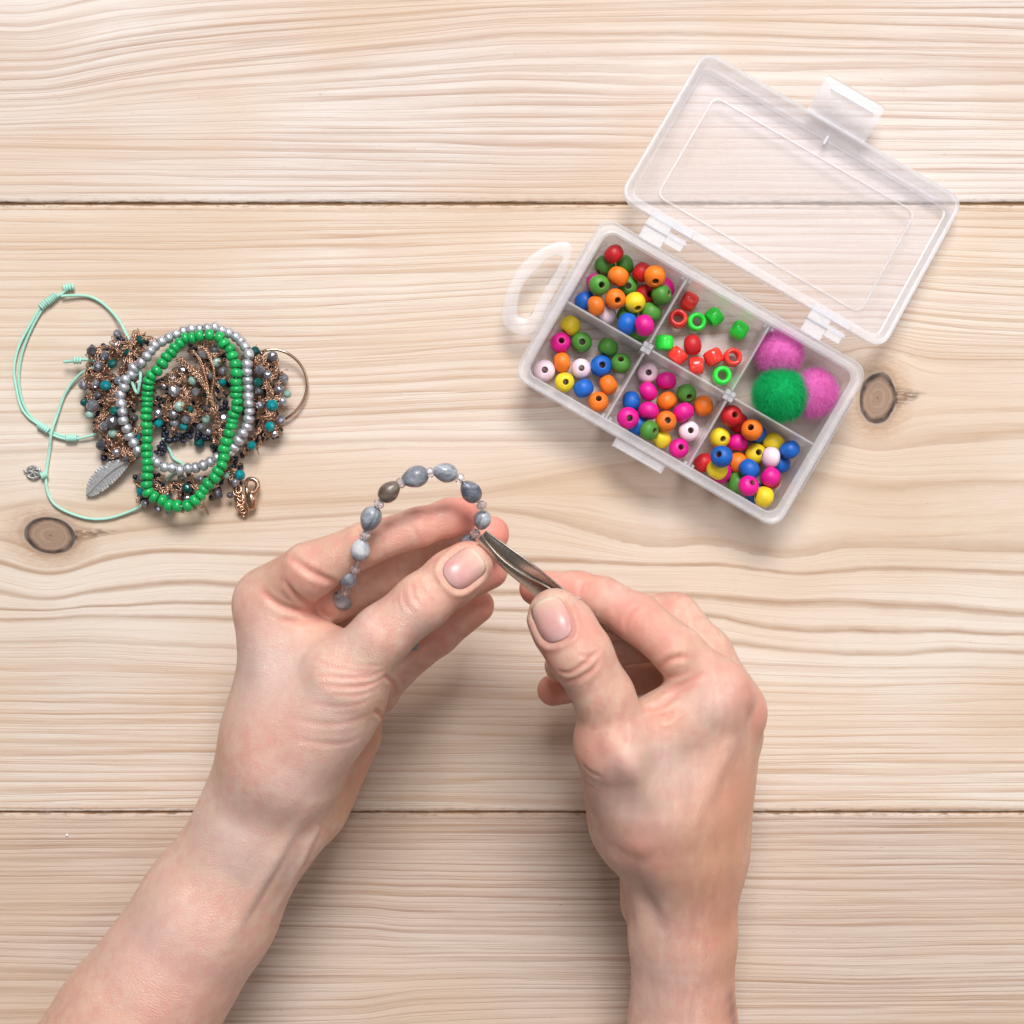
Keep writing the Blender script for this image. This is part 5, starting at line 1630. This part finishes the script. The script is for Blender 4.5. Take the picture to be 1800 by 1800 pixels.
under = [(790, 985, 74, 'd', 15), (758, 1040, 68, 'g', 16), (722, 1128, 57, 'g', 15), (668, 1112, 56, 'g', 15)]
strand_o = empty('seed_bracelet', U(740, 960, 0))
tag(strand_o, 'grey seed bead bracelet with tiny clear glass beads, held in the left hand', 'bracelet')
SB = U(740, 960, 0)
line = []
for i, p in enumerate(pod_pts):
    line.append(p)
    if i < len(gls_pts): line.append(gls_pts[i])
loop = line + [U(x, y, z) for x, y, z, _, _ in under]
for i, (x, y, z, k, r) in enumerate(PODS):
    p = pod_pts[i]
    j = 2 * i
    d = loop[(j + 1) % len(loop)] - loop[j - 1]
    if i in (3, 5, 6, 7): d = -d
    rm = r * PX * (CAM_H - z) / CAM_H * 1.0
    link('seed_pod', PODM[k], strand_o, p - SB, axis_rot(d / np.linalg.norm(d)), (rm * .94, rm * .94, rm * 1.1))
for i, p in enumerate(gls_pts):
    d = pod_pts[i + 1] - pod_pts[i]
    link('glass_bead', GM, strand_o, p - SB, axis_rot(d), (1.75, 1.75, 1.75))
for x, y, z, k, r in under:
    rm = r * PX * .88
    link('seed_pod', PODM[k], strand_o, U(x, y, z) - SB, axis_rot((.5, -.8, .1)), (rm, rm, rm))
m = MB()
m.tube(spline(loop, 180, True), .28, 6, True)
m.build('elastic', M_ELASTIC, strand_o)

# ------------------------------------------------------------------ tweezers
t_ = NT('tweezer_steel')
pz = t_.n('TexCoord').outputs['Object']
br = t_.noise(pz, 900, 3, .6)
STEEL = t_.done(t_.princ(t_.mix(br, (.48, .41, .36), (.60, .53, .475)), t_.maprange(br, .3, .7, .2, .3), .95, t_.bump(br, .12, .0001)))
tw = empty('tweezers', U(960, 1030, 0))
tag(tw, 'dark steel tweezers with a bent slanted tip, held in the right hand', 'tweezers')
def blade(left_edge, right_edge, thick, name):
    """a spring arm: a strip between two edge lines, with thickness"""
    n = 40
    A_, B_ = spline([U(*p) for p in left_edge], n), spline([U(*p) for p in right_edge], n)
    m = MB()
    vs = []
    for a, b in zip(A_, B_):
        d = b - a
        d = d / (np.linalg.norm(d) + 1e-9)
        vs.append((a, b))
    T = np.gradient((A_ + B_) / 2, axis=0)
    pts = []
    for i, (a, b) in enumerate(vs):
        nr = np.cross(T[i], b - a)
        nr /= np.linalg.norm(nr) + 1e-9
        if nr[2] < 0: nr = -nr
        mid = (a + b) / 2 + nr * .5
        e = .14 * (b - a)
        pts += [a, a + e + nr * .22, mid, b - e + nr * .22, b, b - e - nr * (thick - .2), (a + b) / 2 - nr * thick, a + e - nr * (thick - .2)]
    k = 8
    fs = [(i * k + j, i * k + (j + 1) % k, (i + 1) * k + (j + 1) % k, (i + 1) * k + j) for i in range(n - 1) for j in range(k)]
    m.add(pts, fs + [tuple(range(k))[::-1], tuple((n - 1) * k + j for j in range(k))])
    m.tube(B_[:34] + np.array([0, 0, .15]), .42, 8)
    return m.build(name, STEEL, tw, sharp=35)
# lower arm: outer face turned to the light; upper arm: its inner face, in shade
blade([(838, 952, 92), (858, 972, 91), (882, 998, 88), (912, 1024, 83.5), (946, 1052, 77), (985, 1074, 74), (1040, 1098, 71), (1110, 1135, 64), (1200, 1190, 56)],
      [(846, 940, 93.5), (858, 957, 93.5), (884, 985, 91.5), (920, 1010, 87.5), (962, 1032, 82), (998, 1053, 79), (1050, 1076, 74), (1120, 1115, 66), (1210, 1170, 58)], .9, 'arm')
blade([(846, 943, 91.5), (858, 961, 91.0), (883, 988, 89), (918, 1014, 85), (960, 1037, 79.5), (998, 1056, 76.5), (1052, 1073, 72), (1122, 1112, 64), (1212, 1167, 56)],
      [(853, 934, 93), (872, 947, 92), (903, 969, 90), (938, 994, 86), (975, 1024, 81), (1008, 1047, 77), (1058, 1066, 71), (1128, 1102, 63), (1218, 1158, 55)], .9, 'arm')
